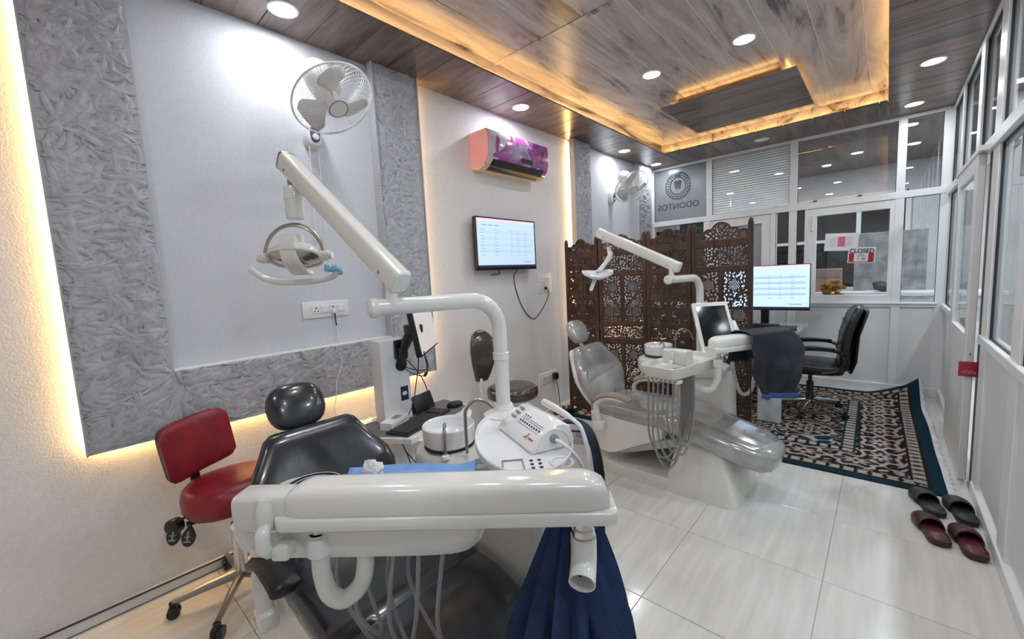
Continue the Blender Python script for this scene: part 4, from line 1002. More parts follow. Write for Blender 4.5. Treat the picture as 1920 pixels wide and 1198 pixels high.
# ------------------------------------------------------------------ air conditioner with floral skin
ac_t = thing('air_conditioner', 'split air conditioner wrapped in pink and purple floral skin', 'air conditioner', (XL, 2.83, 2.36))
def floral():
    m, nt, b_ = new_mat('pink_purple_floral_skin'); N = nt.nodes; Lk = nt.links
    tc = N.new('ShaderNodeTexCoord'); sy = N.new('ShaderNodeSeparateXYZ'); Lk.new(tc.outputs['Object'], sy.inputs[0])
    nz = N.new('ShaderNodeTexNoise'); nz.inputs['Scale'].default_value = 4.2; nz.inputs['Detail'].default_value = 1.5; nz.inputs['Distortion'].default_value = 1.2; Lk.new(tc.outputs['Object'], nz.inputs['Vector'])
    a1 = N.new('ShaderNodeMath'); a1.operation = 'MULTIPLY_ADD'; a1.inputs[1].default_value = 0.95; a1.inputs[2].default_value = 0.05; Lk.new(sy.outputs['Y'], a1.inputs[0])
    a2 = N.new('ShaderNodeMath'); a2.operation = 'MULTIPLY_ADD'; a2.inputs[1].default_value = 0.9; Lk.new(nz.outputs['Fac'], a2.inputs[0]); Lk.new(a1.outputs[0], a2.inputs[2])
    rp = N.new('ShaderNodeValToRGB'); e = rp.color_ramp.elements; Lk.new(a2.outputs[0], rp.inputs[0])
    e[0].position = 0.10; e[0].color = (0.56, 0.50, 0.56, 1); e[1].position = 1.0; e[1].color = (0.10, 0.025, 0.12, 1)
    for p_, c in ((0.30, (0.50, 0.46, 0.54)), (0.33, (0.30, 0.05, 0.24)), (0.44, (0.40, 0.09, 0.32)), (0.47, (0.24, 0.20, 0.30)), (0.60, (0.40, 0.34, 0.45)), (0.63, (0.07, 0.02, 0.09)), (0.66, (0.26, 0.06, 0.27)), (0.80, (0.34, 0.07, 0.26)), (0.84, (0.12, 0.03, 0.15))):
        k = e.new(p_); k.color = (*c, 1)
    lt = N.new('ShaderNodeMath'); lt.operation = 'LESS_THAN'; lt.inputs[1].default_value = -0.386; Lk.new(sy.outputs['Y'], lt.inputs[0])
    mx = N.new('ShaderNodeMixRGB'); Lk.new(lt.outputs[0], mx.inputs[0]); Lk.new(rp.outputs[0], mx.inputs[1]); mx.inputs[2].default_value = (0.66, 0.33, 0.40, 1)
    Lk.new(mx.outputs[0], b_.inputs['Base Color']); b_.inputs['Roughness'].default_value = 0.16; b_.inputs['Coat Weight'].default_value = 0.4
    return m
prof = [(0.0, 0.0), (0.10, -0.012), (0.165, 0.012), (0.205, 0.055), (0.222, 0.11), (0.222, 0.22), (0.215, 0.27), (0.19, 0.285), (0.0, 0.285)]
body = MB()
secs = []
for y_, k in ((-0.395, 0.97), (-0.385, 1.0), (0.385, 1.0), (0.395, 0.97)): secs.append([V(x*k, y_, 0.14+(z-0.14)*k) for x, z in prof])
acb = obj('body', body.loft(secs), floral(), ac_t, sharp=50)
obj('outlet', MB().prism([(0.10, -0.016), (0.166, 0.008), (0.200, 0.047), (0.204, 0.052), (0.14, -0.006)], -0.33, 0.33, frame((0.003, 0, 0.0), (1, 0, 0), (0, 0, 1), (0, -1, 0))), M_BLACK, acb)
obj('louvre', MB().rbox((-0.028, -0.32, -0.002), (0.028, 0.32, 0.002), 0.001, 1, frame((0.190, 0, 0.026), V(0.65, 0, 0.76), (0, 1, 0), V(-0.76, 0, 0.65))), mat('ac_louvre_dark', (0.03, 0.028, 0.03), 0.3), acb)
obj('display_window', MB().rbox((0.221, 0.0, 0.075), (0.225, 0.15, 0.110), 0.004, 1), M_BLACK, acb)
M_BEIGEF = mat('beige_leaf_print', (0.62, 0.47, 0.28), 0.4, var=0.5, scale=38, col2=(0.75, 0.70, 0.62), fac=(0.4, 0.55))
obj('printed_underside', MB().prism([(0.0, -0.004), (0.10, -0.017), (0.163, 0.006), (0.15, 0.010), (0.0, 0.02)], -0.392, 0.392, frame((0.0, 0, 0.0), (1, 0, 0), (0, 0, 1), (0, -1, 0))), M_BEIGEF, acb)
obj('mount_plate', MB().rbox((0.0, -0.36, 0.03), (0.012, 0.36, 0.26), 0.003, 1), M_PLASTW, ac_t)

# ------------------------------------------------------------------ screens with a record list
def screen_ui(parent, F, w, h, blue=False):
    """flat on-screen picture in the local xy plane of F (x right, y up), facing +z"""
    base = emit_mat('screen_glow', (0.46, 0.60, 0.74) if not blue else (0.55, 0.74, 0.95), 0.72)
    sc = obj('display', MB().box((-w/2, -h/2, 0), (w/2, h/2, 0.0015), F), base, parent)
    M_T = emit_mat('screen_text', (0.22, 0.28, 0.36), 0.5); M_P = emit_mat('screen_header', (0.80, 0.52, 0.62), 0.8); M_D = emit_mat('screen_taskbar', (0.02, 0.03, 0.06), 0.5); M_S = emit_mat('screen_row', (0.42, 0.57, 0.74), 0.68)
    obj('header_bar', MB().box((-w/2, h/2-0.045*h, 0.0015), (w/2, h/2, 0.002), F), M_P, sc)
    obj('task_bar', MB().box((-w/2, -h/2, 0.0015), (w/2, -h/2+0.045*h, 0.002), F), M_D, sc)
    rows = MB()
    for k in range(4): rows.box((-w*0.46, h*(0.20-0.13*k), 0.0015), (w*0.46, h*(0.255-0.13*k), 0.0019), F)
    obj('row_band', rows, M_S, sc, kind='stuff')
    tx = MB()
    for k in range(9):
        yy = h*(0.27-0.065*k)
        for x0, ln in ((-0.44, 0.10), (-0.22, 0.09), (0.05, 0.05), (0.17, 0.05), (0.30, 0.06)):
            tx.box((w*x0, yy, 0.002), (w*(x0+ln*0.7*(0.7+0.3*((k*7+int(x0*10)) % 3)/2)), yy+h*0.009, 0.0024), F)
    for x0 in (-0.42, -0.32, -0.22): tx.box((w*x0, h*0.36, 0.002), (w*(x0+0.07), h*0.375, 0.0024), F)
    tx.box((w*0.28, -h*0.40, 0.002), (w*0.42, -h*0.385, 0.0024), F)
    obj('screen_text', tx, M_T, sc, kind='stuff')
tv = thing('television', 'black framed television on the white wall under the pink air conditioner', 'television', (XL, 2.745, 1.745))
F = frame((0.092, 0, 0), (0, 1, 0), (0, 0, 1), (1, 0, 0))
obj('cabinet', MB().rbox((0.055, -0.385, -0.222), (0.092, 0.385, 0.222), 0.006, 2), M_BLACK, tv)
bz = MB()
for a, c in (((-0.385, -0.222, 0), (0.385, -0.200, 0.004)), ((-0.385, 0.212, 0), (0.385, 0.222, 0.004)), ((-0.385, -0.222, 0), (-0.374, 0.222, 0.004)), ((0.374, -0.222, 0), (0.385, 0.222, 0.004))): bz.box(a, c, F)
obj('bezel', bz, M_BLACK, tv)
screen_ui(tv, frame((0.0925, 0, 0.006), (0, 1, 0), (0, 0, 1), (1, 0, 0)), 0.746, 0.408)
obj('wall_bracket', MB().rbox((0.0, -0.12, -0.10), (0.056, 0.12, 0.10), 0.004, 1), M_BLACK, tv)
obj('bracket_hook', MB().tube([(0.03, -0.06, -0.21), (0.03, -0.06, -0.255), (0.03, -0.16, -0.262)], 0.005, 6), M_BLACK, tv)
solo('power_cable', MB().tube(smooth_path([(0.02, 2.89, 1.53), (XL+0.008, 2.90, 1.46), (XL+0.006, 2.925, 1.324), (XL+0.006, 3.02, 1.14), (XL+0.006, 3.161, 1.035), (XL+0.006, 3.29, 1.10), (XL+0.006, 3.40, 1.213), (XL+0.02, 3.41, 1.29), (XL+0.03, 3.37, 1.325)], 6), 0.0042, 6).rbox((XL+0.009, 3.345, 1.315), (XL+0.035, 3.375, 1.34), 0.004, 1), M_RUBBER, 'thin black power cable looping from television to wall socket', 'cable')

# ------------------------------------------------------------------ switch boards
def switchboard(loc, w, h, mods, label, facing=(1, 0, 0)):
    t = thing('switchboard', label, 'switchboard', loc, group='white wall switchboards')
    obj('plate', MB().rbox((0, -w/2, -h/2), (0.010, w/2, h/2), 0.003, 2), M_PLASTW, t)
    for (y, z, mw, mh, kind) in mods:
        m = obj('module', MB().rbox((0.010, y-mw/2, z-mh/2), (0.014, y+mw/2, z+mh/2), 0.0015, 1), M_PLASTW, t)
        if kind == 's':
            hl = MB()
            for dy, dz, r in ((0, mh*0.22, 0.005), (-mw*0.2, -mh*0.2, 0.004), (mw*0.2, -mh*0.2, 0.004)): hl.lathe([(r, 0), (r, 0.0006), (0.0005, 0.0006)], 8, zframe((0.0141, y+dy, z+dz), (1, 0, 0)))
            obj('socket_hole', hl, M_BLACK, m, kind='stuff')
        else:
            obj('rocker', MB().rbox((0.013, y-mw*0.38, z-mh*0.40), (0.0175, y+mw*0.38, z+mh*0.40), 0.001, 1, Tr(0, y, z) @ Ry(0.0) @ Tr(0, -y, -z)), M_CERAM, m)
    return t
switchboard((XI, 1.127, 1.318), 0.287, 0.100, [(-0.066, 0, 0.048, 0.046, 's'), (-0.012, 0, 0.048, 0.046, 'r'), (0.038, 0, 0.046, 0.046, 's'), (0.088, 0, 0.046, 0.046, 'r')], 'four-module white switchboard on the pale field below near lamp')
switchboard((XL, 3.36, 1.378), 0.24, 0.19, [(-0.045, 0.035, 0.07, 0.06, 'r'), (0.045, 0.035, 0.07, 0.06, 'r'), (-0.03, -0.04, 0.09, 0.06, 's')], 'square white switchboard beside the television')
switchboard((XL, 3.36, 0.398), 0.29, 0.115, [(-0.075, 0, 0.05, 0.05, 's'), (-0.02, 0, 0.05, 0.05, 's'), (0.035, 0, 0.05, 0.05, 's'), (0.09, 0, 0.05, 0.05, 's')], 'low white socket board near the floor by the screen')
pc = thing('charger_lead', 'thin cord hanging from the switchboard behind near headrest', 'cord', (XI, 1.165, 1.30))
obj('plug', MB().rbox((0.012, -0.012, -0.012), (0.035, 0.012, 0.012), 0.005, 2), M_PLASTW, pc)
obj('dark_lead', MB().tube([(0.03, 0, -0.01), (0.032, 0.0, -0.06), (0.03, 0.005, -0.09)], 0.004, 6), M_BLACK, pc)
obj('lead', MB().tube(smooth_path([(0.03, 0.005, -0.09), (0.072, 0.0, -0.30), (0.075, -0.045, -0.42), (0.075, -0.06, -0.52), (0.02, -0.055, -0.62), (0.0, -0.02, -0.70)], 6), 0.003, 6), M_PLASTW, pc)
ap = thing('adaptor_cable', 'black adaptor and cable plugged into the low socket board', 'cable', (XL, 3.45, 0.40))
obj('adaptor', MB().rbox((0.014, -0.03, -0.035), (0.06, 0.03, 0.035), 0.008, 2), M_BLACK, ap)
obj('lead', MB().tube(smooth_path([(0.04, 0, -0.03), (0.05, 0.02, -0.15), (0.06, 0.03, -0.32), (0.10, -0.02, -0.392), (0.16, -0.10, -0.395), (0.20, -0.03, -0.394), (0.14, 0.06, -0.393)], 6), 0.004, 6), M_RUBBER, ap)
ex = thing('extension_board', 'black extension board with brown plugs on floor by screen foot', 'extension board', (0.06, 3.46, 0.0), 0.9)
obj('body', MB().rbox((-0.10, -0.03, 0.0), (0.12, 0.03, 0.05), 0.008, 2), M_BLACK, ex)
for k in range(3): obj('plug', MB().rbox((-0.07+0.06*k, -0.02, 0.05), (-0.035+0.06*k, 0.02, 0.085), 0.006, 2), mat('brown_plug', (0.16, 0.09, 0.08), 0.5) if k else M_RUBBER, ex)
solo('floor_cable', MB().tube(smooth_path([(XL+0.022, -0.6, 0.06), (XL+0.025, 0.1, 0.058), (XL+0.023, 0.6, 0.05), (XL+0.03, 1.2, 0.03), (XL+0.03, 2.4, 0.01), (0.0, 3.3, 0.008)], 6), 0.006, 6), mat('dark_violet_cable', (0.05, 0.04, 0.10), 0.5), 'dark cable running along the base of the white wall', 'cable')

# ------------------------------------------------------------------ carved wooden screen
def march(w, h, fn, res, th):
    nx, nz = int(round(w/res)), int(round(h/res))
    X = np.linspace(-w/2, w/2, nx+1); Z = np.linspace(0, h, nz+1)
    G = fn(*np.meshgrid(X, Z, indexing='ij'))
    verts = []; faces = []; cid = {}; eid = {}
    def corner(i, j):
        k = (i, j)
        if k not in cid: cid[k] = len(verts); verts.append((X[i], Z[j]))
        return cid[k]
    def edge(a, c):
        k = (a, c) if a < c else (c, a)
        if k not in eid:
            v0, v1 = G[k[0]], G[k[1]]; t = v0/(v0-v1); p0 = (X[k[0][0]], Z[k[0][1]]); p1 = (X[k[1][0]], Z[k[1][1]])
            eid[k] = len(verts); verts.append((p0[0]+(p1[0]-p0[0])*t, p0[1]+(p1[1]-p0[1])*t))
        return eid[k]
    side = []
    S = G > 0
    for i in range(nx):
        for j in range(nz):
            cs = [(i, j), (i+1, j), (i+1, j+1), (i, j+1)]; ins = [S[c] for c in cs]
            if not any(ins): continue
            if all(ins): faces.append([corner(*c) for c in cs]); continue
            poly = []; cuts = []
            for k in range(4):
                a, c = cs[k], cs[(k+1) % 4]; ia, ic = ins[k], ins[(k+1) % 4]
                if ia: poly.append(corner(*a))
                if ia != ic: e_ = edge(a, c); poly.append(e_); cuts.append((e_, ia))
            if len(poly) >= 3: faces.append(poly)
            for k in range(len(cuts)):
                a, c = cuts[k], cuts[(k+1) % len(cuts)]
                if a[1] and not c[1]: side.append((a[0], c[0]))
    n = len(verts)
    vs = [(x, -th/2, z) for x, z in verts] + [(x, th/2, z) for x, z in verts]
    fs = [tuple(f) for f in faces] + [tuple(q+n for q in reversed(f)) for f in faces] + [(a, c, c+n, a+n) for a, c in side]
    me = bpy.data.meshes.new('fretwork'); me.from_pydata(vs, [], fs); me.materials.append(M_SCREENWOOD); return me
def leafhole(X, Z, cx, cz, a, L, w):
    u = (X-cx)*math.cos(a)+(Z-cz)*math.sin(a); v = -(X-cx)*math.sin(a)+(Z-cz)*math.cos(a)
    ww = w*np.clip(1-(u/L)**2, 0, None)**0.8
    return np.where(np.abs(u) < L, np.abs(v)-ww, np.hypot(np.abs(u)-L, v))
def honey(X, Z, cx, cz, R, r, pitch):
    d = np.full_like(X, 1.0); n = int(R/pitch)+2
    for i in range(-n, n+1):
        for j in range(-n, n+1):
            hx = cx + pitch*(i+0.5*(j % 2)); hz = cz + pitch*0.866*j
            if math.hypot(hx-cx, hz-cz) < R - r*0.6: d = np.minimum(d, np.hypot(X-hx, Z-hz)-r)
    return d
def curve_dist(X, Z, pts):
    d = np.full_like(X, 9.0)
    for (x0, z0), (x1, z1) in zip(pts[:-1], pts[1:]):
        l2 = (x1-x0)**2+(z1-z0)**2; t = np.clip(((X-x0)*(x1-x0)+(Z-z0)*(z1-z0))/l2, 0, 1)
        d = np.minimum(d, np.hypot(X-(x0+t*(x1-x0)), Z-(z0+t*(z1-z0))))
    return d
def fret_fn(w, h, disks, vine, seed, n, outline=None):
    def fn(X, Z):
        rg = np.random.default_rng(seed); d = np.full_like(X, 1.0)
        vp = [(p.x, p.z) for p in smooth_path([V(a, 0, c) for a, c in vine], 6)] if vine else []
        cen = []
        for _ in range(n*30):
            if len(cen) >= n: break
            cx, cz = rg.uniform(-w/2+0.010, w/2-0.010), rg.uniform(0.010, h-0.010)
            if any(math.hypot(cx-a, cz-c) < R+0.006 for a, c, R in disks): continue
            if any(math.hypot(cx-a, cz-c) < 0.0185 for a, c in cen): continue
            cen.append((cx, cz))
            if vp:
                k = min(range(len(vp)), key=lambda q: math.hypot(vp[q][0]-cx, vp[q][1]-cz)); k2 = min(k, len(vp)-2)
                a = math.atan2(vp[k2+1][1]-vp[k2][1], vp[k2+1][0]-vp[k2][0]) + rg.choice([0.8, -0.8, 0.4, -0.4])
            else: a = math.atan2(cz-h*0.1, cx) + rg.uniform(-0.5, 0.5)
            d = np.minimum(d, leafhole(X, Z, cx, cz, a, rg.uniform(0.010, 0.016), rg.uniform(0.0055, 0.0085)))
        for a, c, R in disks: d = np.minimum(d, honey(X, Z, a, c, R, 0.0056, 0.0142))
        for a, c, R in disks: d = np.maximum(d, 0.0035-np.abs(np.hypot(X-a, Z-c)-R-0.002))
        if vp: d = np.maximum(d, 0.0062-curve_dist(X, Z, vp))
        d = np.maximum(d, 0.005-np.minimum(np.minimum(X+w/2, w/2-X), np.minimum(Z, h-Z) if outline is None else Z))
        if outline is not None:
            o = outline(X, Z); d = np.maximum(d, 0.007-np.abs(o-0.007)); d = np.minimum(d, o)
        return d
    return fn
FW, HW = 0.405, 0.190
RES = 0.0034
TH = 0.43
tall = march(HW, TH, fret_fn(HW, TH, [(0.015, 0.325, 0.045), (-0.02, 0.095, 0.048)], [(-0.085, 0.40), (-0.06, 0.30), (-0.01, 0.235), (0.05, 0.18), (0.085, 0.09), (0.06, 0.02)], 5, 120), RES, 0.016)
band1 = march(FW, 0.125, fret_fn(FW, 0.125, [(-0.15, 0.06, 0.032), (0.15, 0.06, 0.032)], [(-0.195, 0.02), (-0.1, 0.10), (0.0, 0.03), (0.1, 0.10), (0.195, 0.02)], 6, 70), RES, 0.016)
band2 = march(FW, 0.155, fret_fn(FW, 0.155, [(-0.145, 0.07, 0.036), (0.145, 0.07, 0.036)], [(-0.2, 0.14), (-0.10, 0.03), (0.0, 0.12), (0.10, 0.03), (0.2, 0.14)], 8, 90), RES, 0.016)
band0 = march(FW, 0.185, fret_fn(FW, 0.185, [(-0.13, 0.09, 0.04), (0.13, 0.09, 0.04)], [(-0.2, 0.03), (-0.06, 0.14), (0.06, 0.04), (0.2, 0.16)], 12, 95), RES, 0.016)
def crest_outline(X, Z):
    d = np.full_like(X, -1.0)
    for cx, cz, R in ((0, 0.058, 0.075), (-0.085, 0.036, 0.052), (0.085, 0.036, 0.052), (-0.155, 0.022, 0.046), (0.155, 0.022, 0.046)): d = np.maximum(d, R-np.hypot(X-cx, Z-cz))
    return d
crest = march(FW, 0.14, fret_fn(FW, 0.14, [(-0.155, 0.03, 0.026), (0.155, 0.03, 0.026), (0.0, 0.095, 0.020)], None, 15, 70, crest_outline), RES, 0.016)
for me in (tall, band0, band1, band2, crest): me.validate()
PT = [V(0.07, 3.585, 0), V(0.508, 3.49, 0), V(0.945, 3.58, 0), V(1.375, 3.463, 0), V(1.815, 3.445, 0)]
sc = thing('folding_screen', 'four-panel carved dark wooden folding screen with fretwork grapes and vines', 'folding screen', (0.07, 3.585, 0.0))
post_me = mesh_from('post', MB().rbox((-0.0175, -0.0135, 0.012), (0.0175, 0.0135, 1.775), 0.004, 1).tube([(0, 0, 1.77), (0, 0, 1.785), (0, 0, 1.797), (0, 0, 1.802)], [0.0165, 0.0165, 0.012, 0.004], 10)); post_me.materials.append(M_SCREENWOOD)
rail_mes = {}
def rail_me(h, w=FW):
    k = (h, w)
    if k not in rail_mes:
        rail_mes[k] = mesh_from('rail', MB().rbox((-w/2, -0.011, 0), (w/2, 0.011, h), 0.003, 1)); rail_mes[k].materials.append(M_SCREENWOOD)
    return rail_mes[k]
for i in range(4):
    a, c = PT[i], PT[i+1]; d = (c-a); ang = math.atan2(d.y, d.x); u = d.normalized()
    mid = (a+c)/2 - PT[0]
    def put(nm, me, s, z, flip=False):
        o = bpy.data.objects.new(nm, me); COL.objects.link(o); o.parent = sc
        o.location = mid + u*s + V(0, 0, z); o.rotation_euler = (0, 0, ang + (math.pi if flip else 0)); return o
    put('post', post_me, -0.2025-0.0, 0); put('post', post_me, 0.2025, 0)
    for z, hh in ((0.10, 0.04), (0.318, 0.037), (0.785, 0.05), (0.955, 0.038), (1.42, 0.042), (1.608, 0.057)): put('rail', rail_me(hh), 0, z)
    for z in (0.353, 0.991): put('muntin', rail_me(TH+0.004, 0.026), 0, z)
    for z in (0.354, 0.991):
        put('fretwork_panel', tall, -0.108, z); put('fretwork_panel', tall, 0.108, z, True)
    put('fretwork_panel', band0, 0, 0.137); put('fretwork_panel', band1, 0, 0.833); put('fretwork_panel', band2, 0, 1.457); put('fretwork_crest', crest, 0, 1.662)
    put('apron', rail_me(0.035), 0, 0.068)
    if i < 3:
        for z in (0.3, 0.95, 1.5):
            o = obj('hinge', MB().tube([V(0, 0, -0.03), V(0, 0, 0.03)], 0.004, 8), M_STEEL, sc); o.location = c - PT[0] + V(0, 0, z)

# ------------------------------------------------------------------ stools
def star_base(t, r, m, n=5, rot=0.3, z=0.07, caster=M_BLACK):
    for k in range(n):
        a = rot + 2*math.pi*k/n; c, s = math.cos(a), math.sin(a)
        lg = obj('leg', MB().tube([(c*0.02, s*0.02, z+0.035), (c*r*0.5, s*r*0.5, z+0.022), (c*r, s*r, z)], [0.024, 0.02, 0.014], 10, flat=(1.0, 0.8)), m, t)
        w = MB()
        for dy in (-0.014, 0.014): w.lathe([(0.008, -0.008), (0.024, -0.008), (0.0255, -0.003), (0.0255, 0.003), (0.024, 0.008), (0.008, 0.008)], 16, frame((c*r-s*dy, s*r+c*dy, 0.0265), (c, s, 0), (0, 0, 1), (s, -c, 0)))
        w.rbox((c*r-0.014, s*r-0.014, 0.034), (c*r+0.014, s*r+0.014, z+0.004), 0.005, 1)
        obj('caster', w, caster, lg)
rs = thing('operator_stool', 'worn red vinyl operator stool with backrest by the white wall', 'stool', (0.27, 0.47, 0.0))
st = MB(); secs = []
for z, k in ((0.465, 0.80), (0.470, 0.93), (0.49, 0.99), (0.53, 1.0), (0.565, 0.96), (0.588, 0.84), (0.597, 0.6), (0.594, 0.1)):
    secs.append([V(a*k, b_*k, z) for a, b_ in se_ring(0.185, 0.195, 32, 0.85)])
obj('seat', st.loft(secs), M_REDV, rs, sharp=70)
obj('seat_pan', MB().lathe([(0.13, 0.472), (0.15, 0.460), (0.05, 0.45), (0.03, 0.44)], 24), M_BLACK, rs)
# backrest pad curved around the sitter
F = frame((-0.155, -0.10, 0.745), V(-0.42, 0.90, 0.08).normalized(), V(-0.05, -0.11, 0.99).normalized(), V(0.90, 0.42, 0.06).normalized())
secs = []
for i in range(15):
    v = -1 + 2*i/14; kk = (1-abs(v)**4)**0.5 if abs(v) < 1 else 0.0
    kk = max(0.25, kk)
    ring = []
    for a, b_ in se_ring(0.134*(0.78+0.22*kk)*(1.0 if abs(v) < 0.98 else 0.9), 0.034*kk, 20, 0.55):
        ring.append(V(v*0.158, a, b_ + 0.045*v*v))
    secs.append(ring)
bk = obj('backrest', MB().loft(secs, True, False, F), M_REDV, rs, sharp=70)
secs = [[p + V(0, 0, -0.026) if False else V(p.x*0.97, p.y*0.96, p.z-0.020) for p in s_] for s_ in secs]
obj('back_shell', MB().loft(secs, True, False, F), M_BLACK, bk, sharp=70)
obj('back_bar', MB().tube(smooth_path([F @ V(0, 0, -0.04), F @ V(0, -0.13, -0.045), (-0.20, -0.09, 0.50), (-0.12, -0.05, 0.465), (0, 0, 0.46)], 5), 0.016, 10, flat=(0.5, 1.3)), M_BLACK, rs)
obj('gas_column', MB().tube([(0, 0, 0.10), (0, 0, 0.30)], 0.028, 16).tube([(0, 0, 0.30), (0, 0, 0.315), (0, 0, 0.36)], [0.027, 0.023, 0.023], 16), M_CHROME, rs)
obj('piston', MB().tube([(0, 0, 0.355), (0, 0, 0.46)], 0.013, 12).lathe([(0.024, 0.36), (0.018, 0.37), (0.013, 0.372)], 14), M_BLACK, rs)
star_base(rs, 0.27, M_STEEL, rot=-0.62)
cr = V(0.74, 0.67, 0)
for k, (s, nm) in enumerate(((-0.10, 0), (-0.035, 1))):
    c = V(0.05, -0.16, 0) + cr*s*1.0
    p = V(c.x, c.y, 0.405 if k == 0 else 0.395)
    lv_ = obj('lever', MB().tube([p + V(-0.03, 0.09, 0.06), p + V(0, 0.01, 0.045)], 0.005, 8), M_BLACK, rs)
    Fp = frame(p, cr, V(-0.25, 0.28, 0.93).normalized(), V(0.6, -0.66, 0.36).normalized())
    dr = [(0.034*math.sin(a)*(1 if math.cos(a) < 0 else 1-0.55*math.cos(a)), 0.045*math.cos(a)) for a in [2*math.pi*i/20 for i in range(20)]]
    obj('paddle', MB().loft([[V(a*q, b_*q, z) for a, b_ in dr] for z, q in ((-0.005, 0.85), (0.0, 1.0), (0.005, 0.85))], True, False, Fp), M_BLACK, lv_)
    obj('paddle_mark', MB().box((-0.004, -0.020, 0.0055), (0.004, 0.018, 0.0065), Fp).box((-0.016, -0.026, 0.0055), (0.016, -0.020, 0.0065), Fp).box((-0.014, -0.006, 0.0055), (0.012, -0.001, 0.0065), Fp), M_HOSE, lv_)
obj('tilt_knob', MB().lathe([(0.020, -0.03), (0.034, -0.028), (0.036, -0.01), (0.034, 0.01), (0.024, 0.014), (0.002, 0.014)], 14, zframe((-0.045, -0.225, 0.43), (0.55, -0.8, 0.1))).tube([(-0.02, -0.18, 0.43), (0.0, -0.05, 0.44)], 0.012, 8), M_BLACK, rs)
obj('worn_patch', MB().ell((-0.135, 0.062, 0.036), (0.012, 0.010, 0.0035), F), mat('exposed_lining', (0.45, 0.36, 0.33), 0.9, var=0.4, scale=60), bk)

bs = thing('assistant_stool', 'dark brown vinyl stool with tall narrow backrest by television wall', 'stool', (0.42, 2.30, 0.0))
secs = []
for z, k in ((0.535, 0.85), (0.542, 0.97), (0.565, 1.0), (0.595, 1.0), (0.612, 0.97), (0.622, 0.88), (0.624, 0.5), (0.622, 0.05)):
    secs.append([V(a*k, b_*k, z) for a, b_ in se_ring(0.195, 0.195, 36, 0.95)])
obj('seat', MB().loft(secs), M_BROWNV, bs, sharp=70)
Fb = frame((-0.19, -0.125, 0.850), V(0.40, 0.90, 0).normalized(), V(0.04, 0.0, 1).normalized(), V(0.90, -0.40, 0).normalized())
secs = []
for zz, hw, ht in ((-0.20, 0.03, 0.012), (-0.19, 0.05, 0.028), (-0.13, 0.068, 0.036), (-0.05, 0.088, 0.040), (0.05, 0.105, 0.042), (0.12, 0.098, 0.042), (0.17, 0.078, 0.038), (0.20, 0.045, 0.028), (0.21, 0.015, 0.012)):
    secs.append([V(a, zz, b_ + 0.035*(a/0.1)**2 - 0.9*zz*zz) for a, b_ in se_ring(hw, ht, 22, 0.7)])
obj('backrest', MB().loft(secs, True, False, Fb), M_BROWNV, bs, sharp=70)
obj('back_bar', MB().tube(smooth_path([(-0.20, -0.13, 0.70), (-0.205, -0.135, 0.60), (-0.18, -0.12, 0.535), (-0.08, -0.05, 0.53)], 5), 0.012, 8, flat=(0.6, 1.4)), M_GELW, bs)
obj('gas_column', MB().tube([(0, 0, 0.09), (0, 0, 0.32)], 0.026, 14).tube([(0, 0, 0.32), (0, 0, 0.54)], 0.014, 12), M_CHROME, bs)
obj('lever', MB().tube([(0.02, -0.02, 0.52), (0.08, -0.14, 0.49)], 0.006, 8), M_BLACK, bs)
star_base(bs, 0.26, M_STEEL, rot=0.2)

# ------------------------------------------------------------------ scanner cart with keyboard and screen
ctb = thing('scanner_cart', 'white scanner cart column with keyboard shelf and monitor on black arm', 'cart', (0.50, 1.22, 0.0))
OC = V(0.50, 1.22, 0)
obj('column', MB().rbox((-0.05, -0.088, 0.09), (0.05, 0.088, 1.15), 0.008, 2), M_PLASTW, ctb)
obj('lower_column', MB().rbox((-0.06, -0.10, 0.09), (0.12, 0.14, 0.66), 0.02, 3), M_PLASTW, ctb)
bse = obj('base', MB().rbox((-0.20, -0.22, 0.055), (0.22, 0.24, 0.09), 0.015, 2), M_PLASTW, ctb)
for x_, y_ in ((-0.17, -0.19), (-0.17, 0.21), (0.19, -0.19), (0.19, 0.21)): obj('caster', MB().lathe([(0.01, -0.012), (0.027, -0.012), (0.0275, 0.0), (0.027, 0.012), (0.01, 0.012)], 16, frame((x_, y_, 0.0275), (1, 0, 0), (0, 0, 1), (0, -1, 0))), M_BLACK, bse)
poly = [(-0.075, -0.20), (0.17, -0.215), (0.335, -0.12), (0.255, 0.31), (0.17, 0.415), (-0.075, 0.42)]
sh = obj('keyboard_shelf', MB().prism(poly, 0.665, 0.690), M_PLASTW, ctb)
poly2 = [(-0.06, -0.185), (0.163, -0.200), (0.29, -0.115), (0.215, 0.30), (0.155, 0.395), (-0.06, 0.405)]
obj('shelf_mat', MB().prism(poly2, 0.690, 0.694), mat('grey_mat', (0.16, 0.16, 0.165), 0.7, var=0.1, scale=30), sh)
obj('front_lip', MB().prism([(0.285, -0.10), (0.345, -0.07), (0.300, 0.30), (0.205, 0.40), (0.165, 0.405), (0.22, 0.28)], 0.650, 0.668), M_CERAM, sh)
lgp = obj('blue_badge', MB().box((0.0505, 0.020, 0.80), (0.0515, 0.068, 0.88)), mat('dark_blue_badge', (0.012, 0.02, 0.08), 0.4), ctb)
obj('badge_mark', MB().ell((0.0518, 0.044, 0.84), (0.0006, 0.016, 0.012)), M_PLASTW, lgp)
obj('grommet', MB().lathe([(0.034, 0.0), (0.036, 0.004), (0.030, 0.008), (0.002, 0.005)], 22, zframe((0.050, 0.035, 1.005), (1, 0, 0))), M_BLACK, ctb)
arm = obj('arm_plate', MB().rbox((0.05, -0.005, 1.04), (0.072, 0.05, 1.145), 0.005, 2), M_BLACK, ctb)
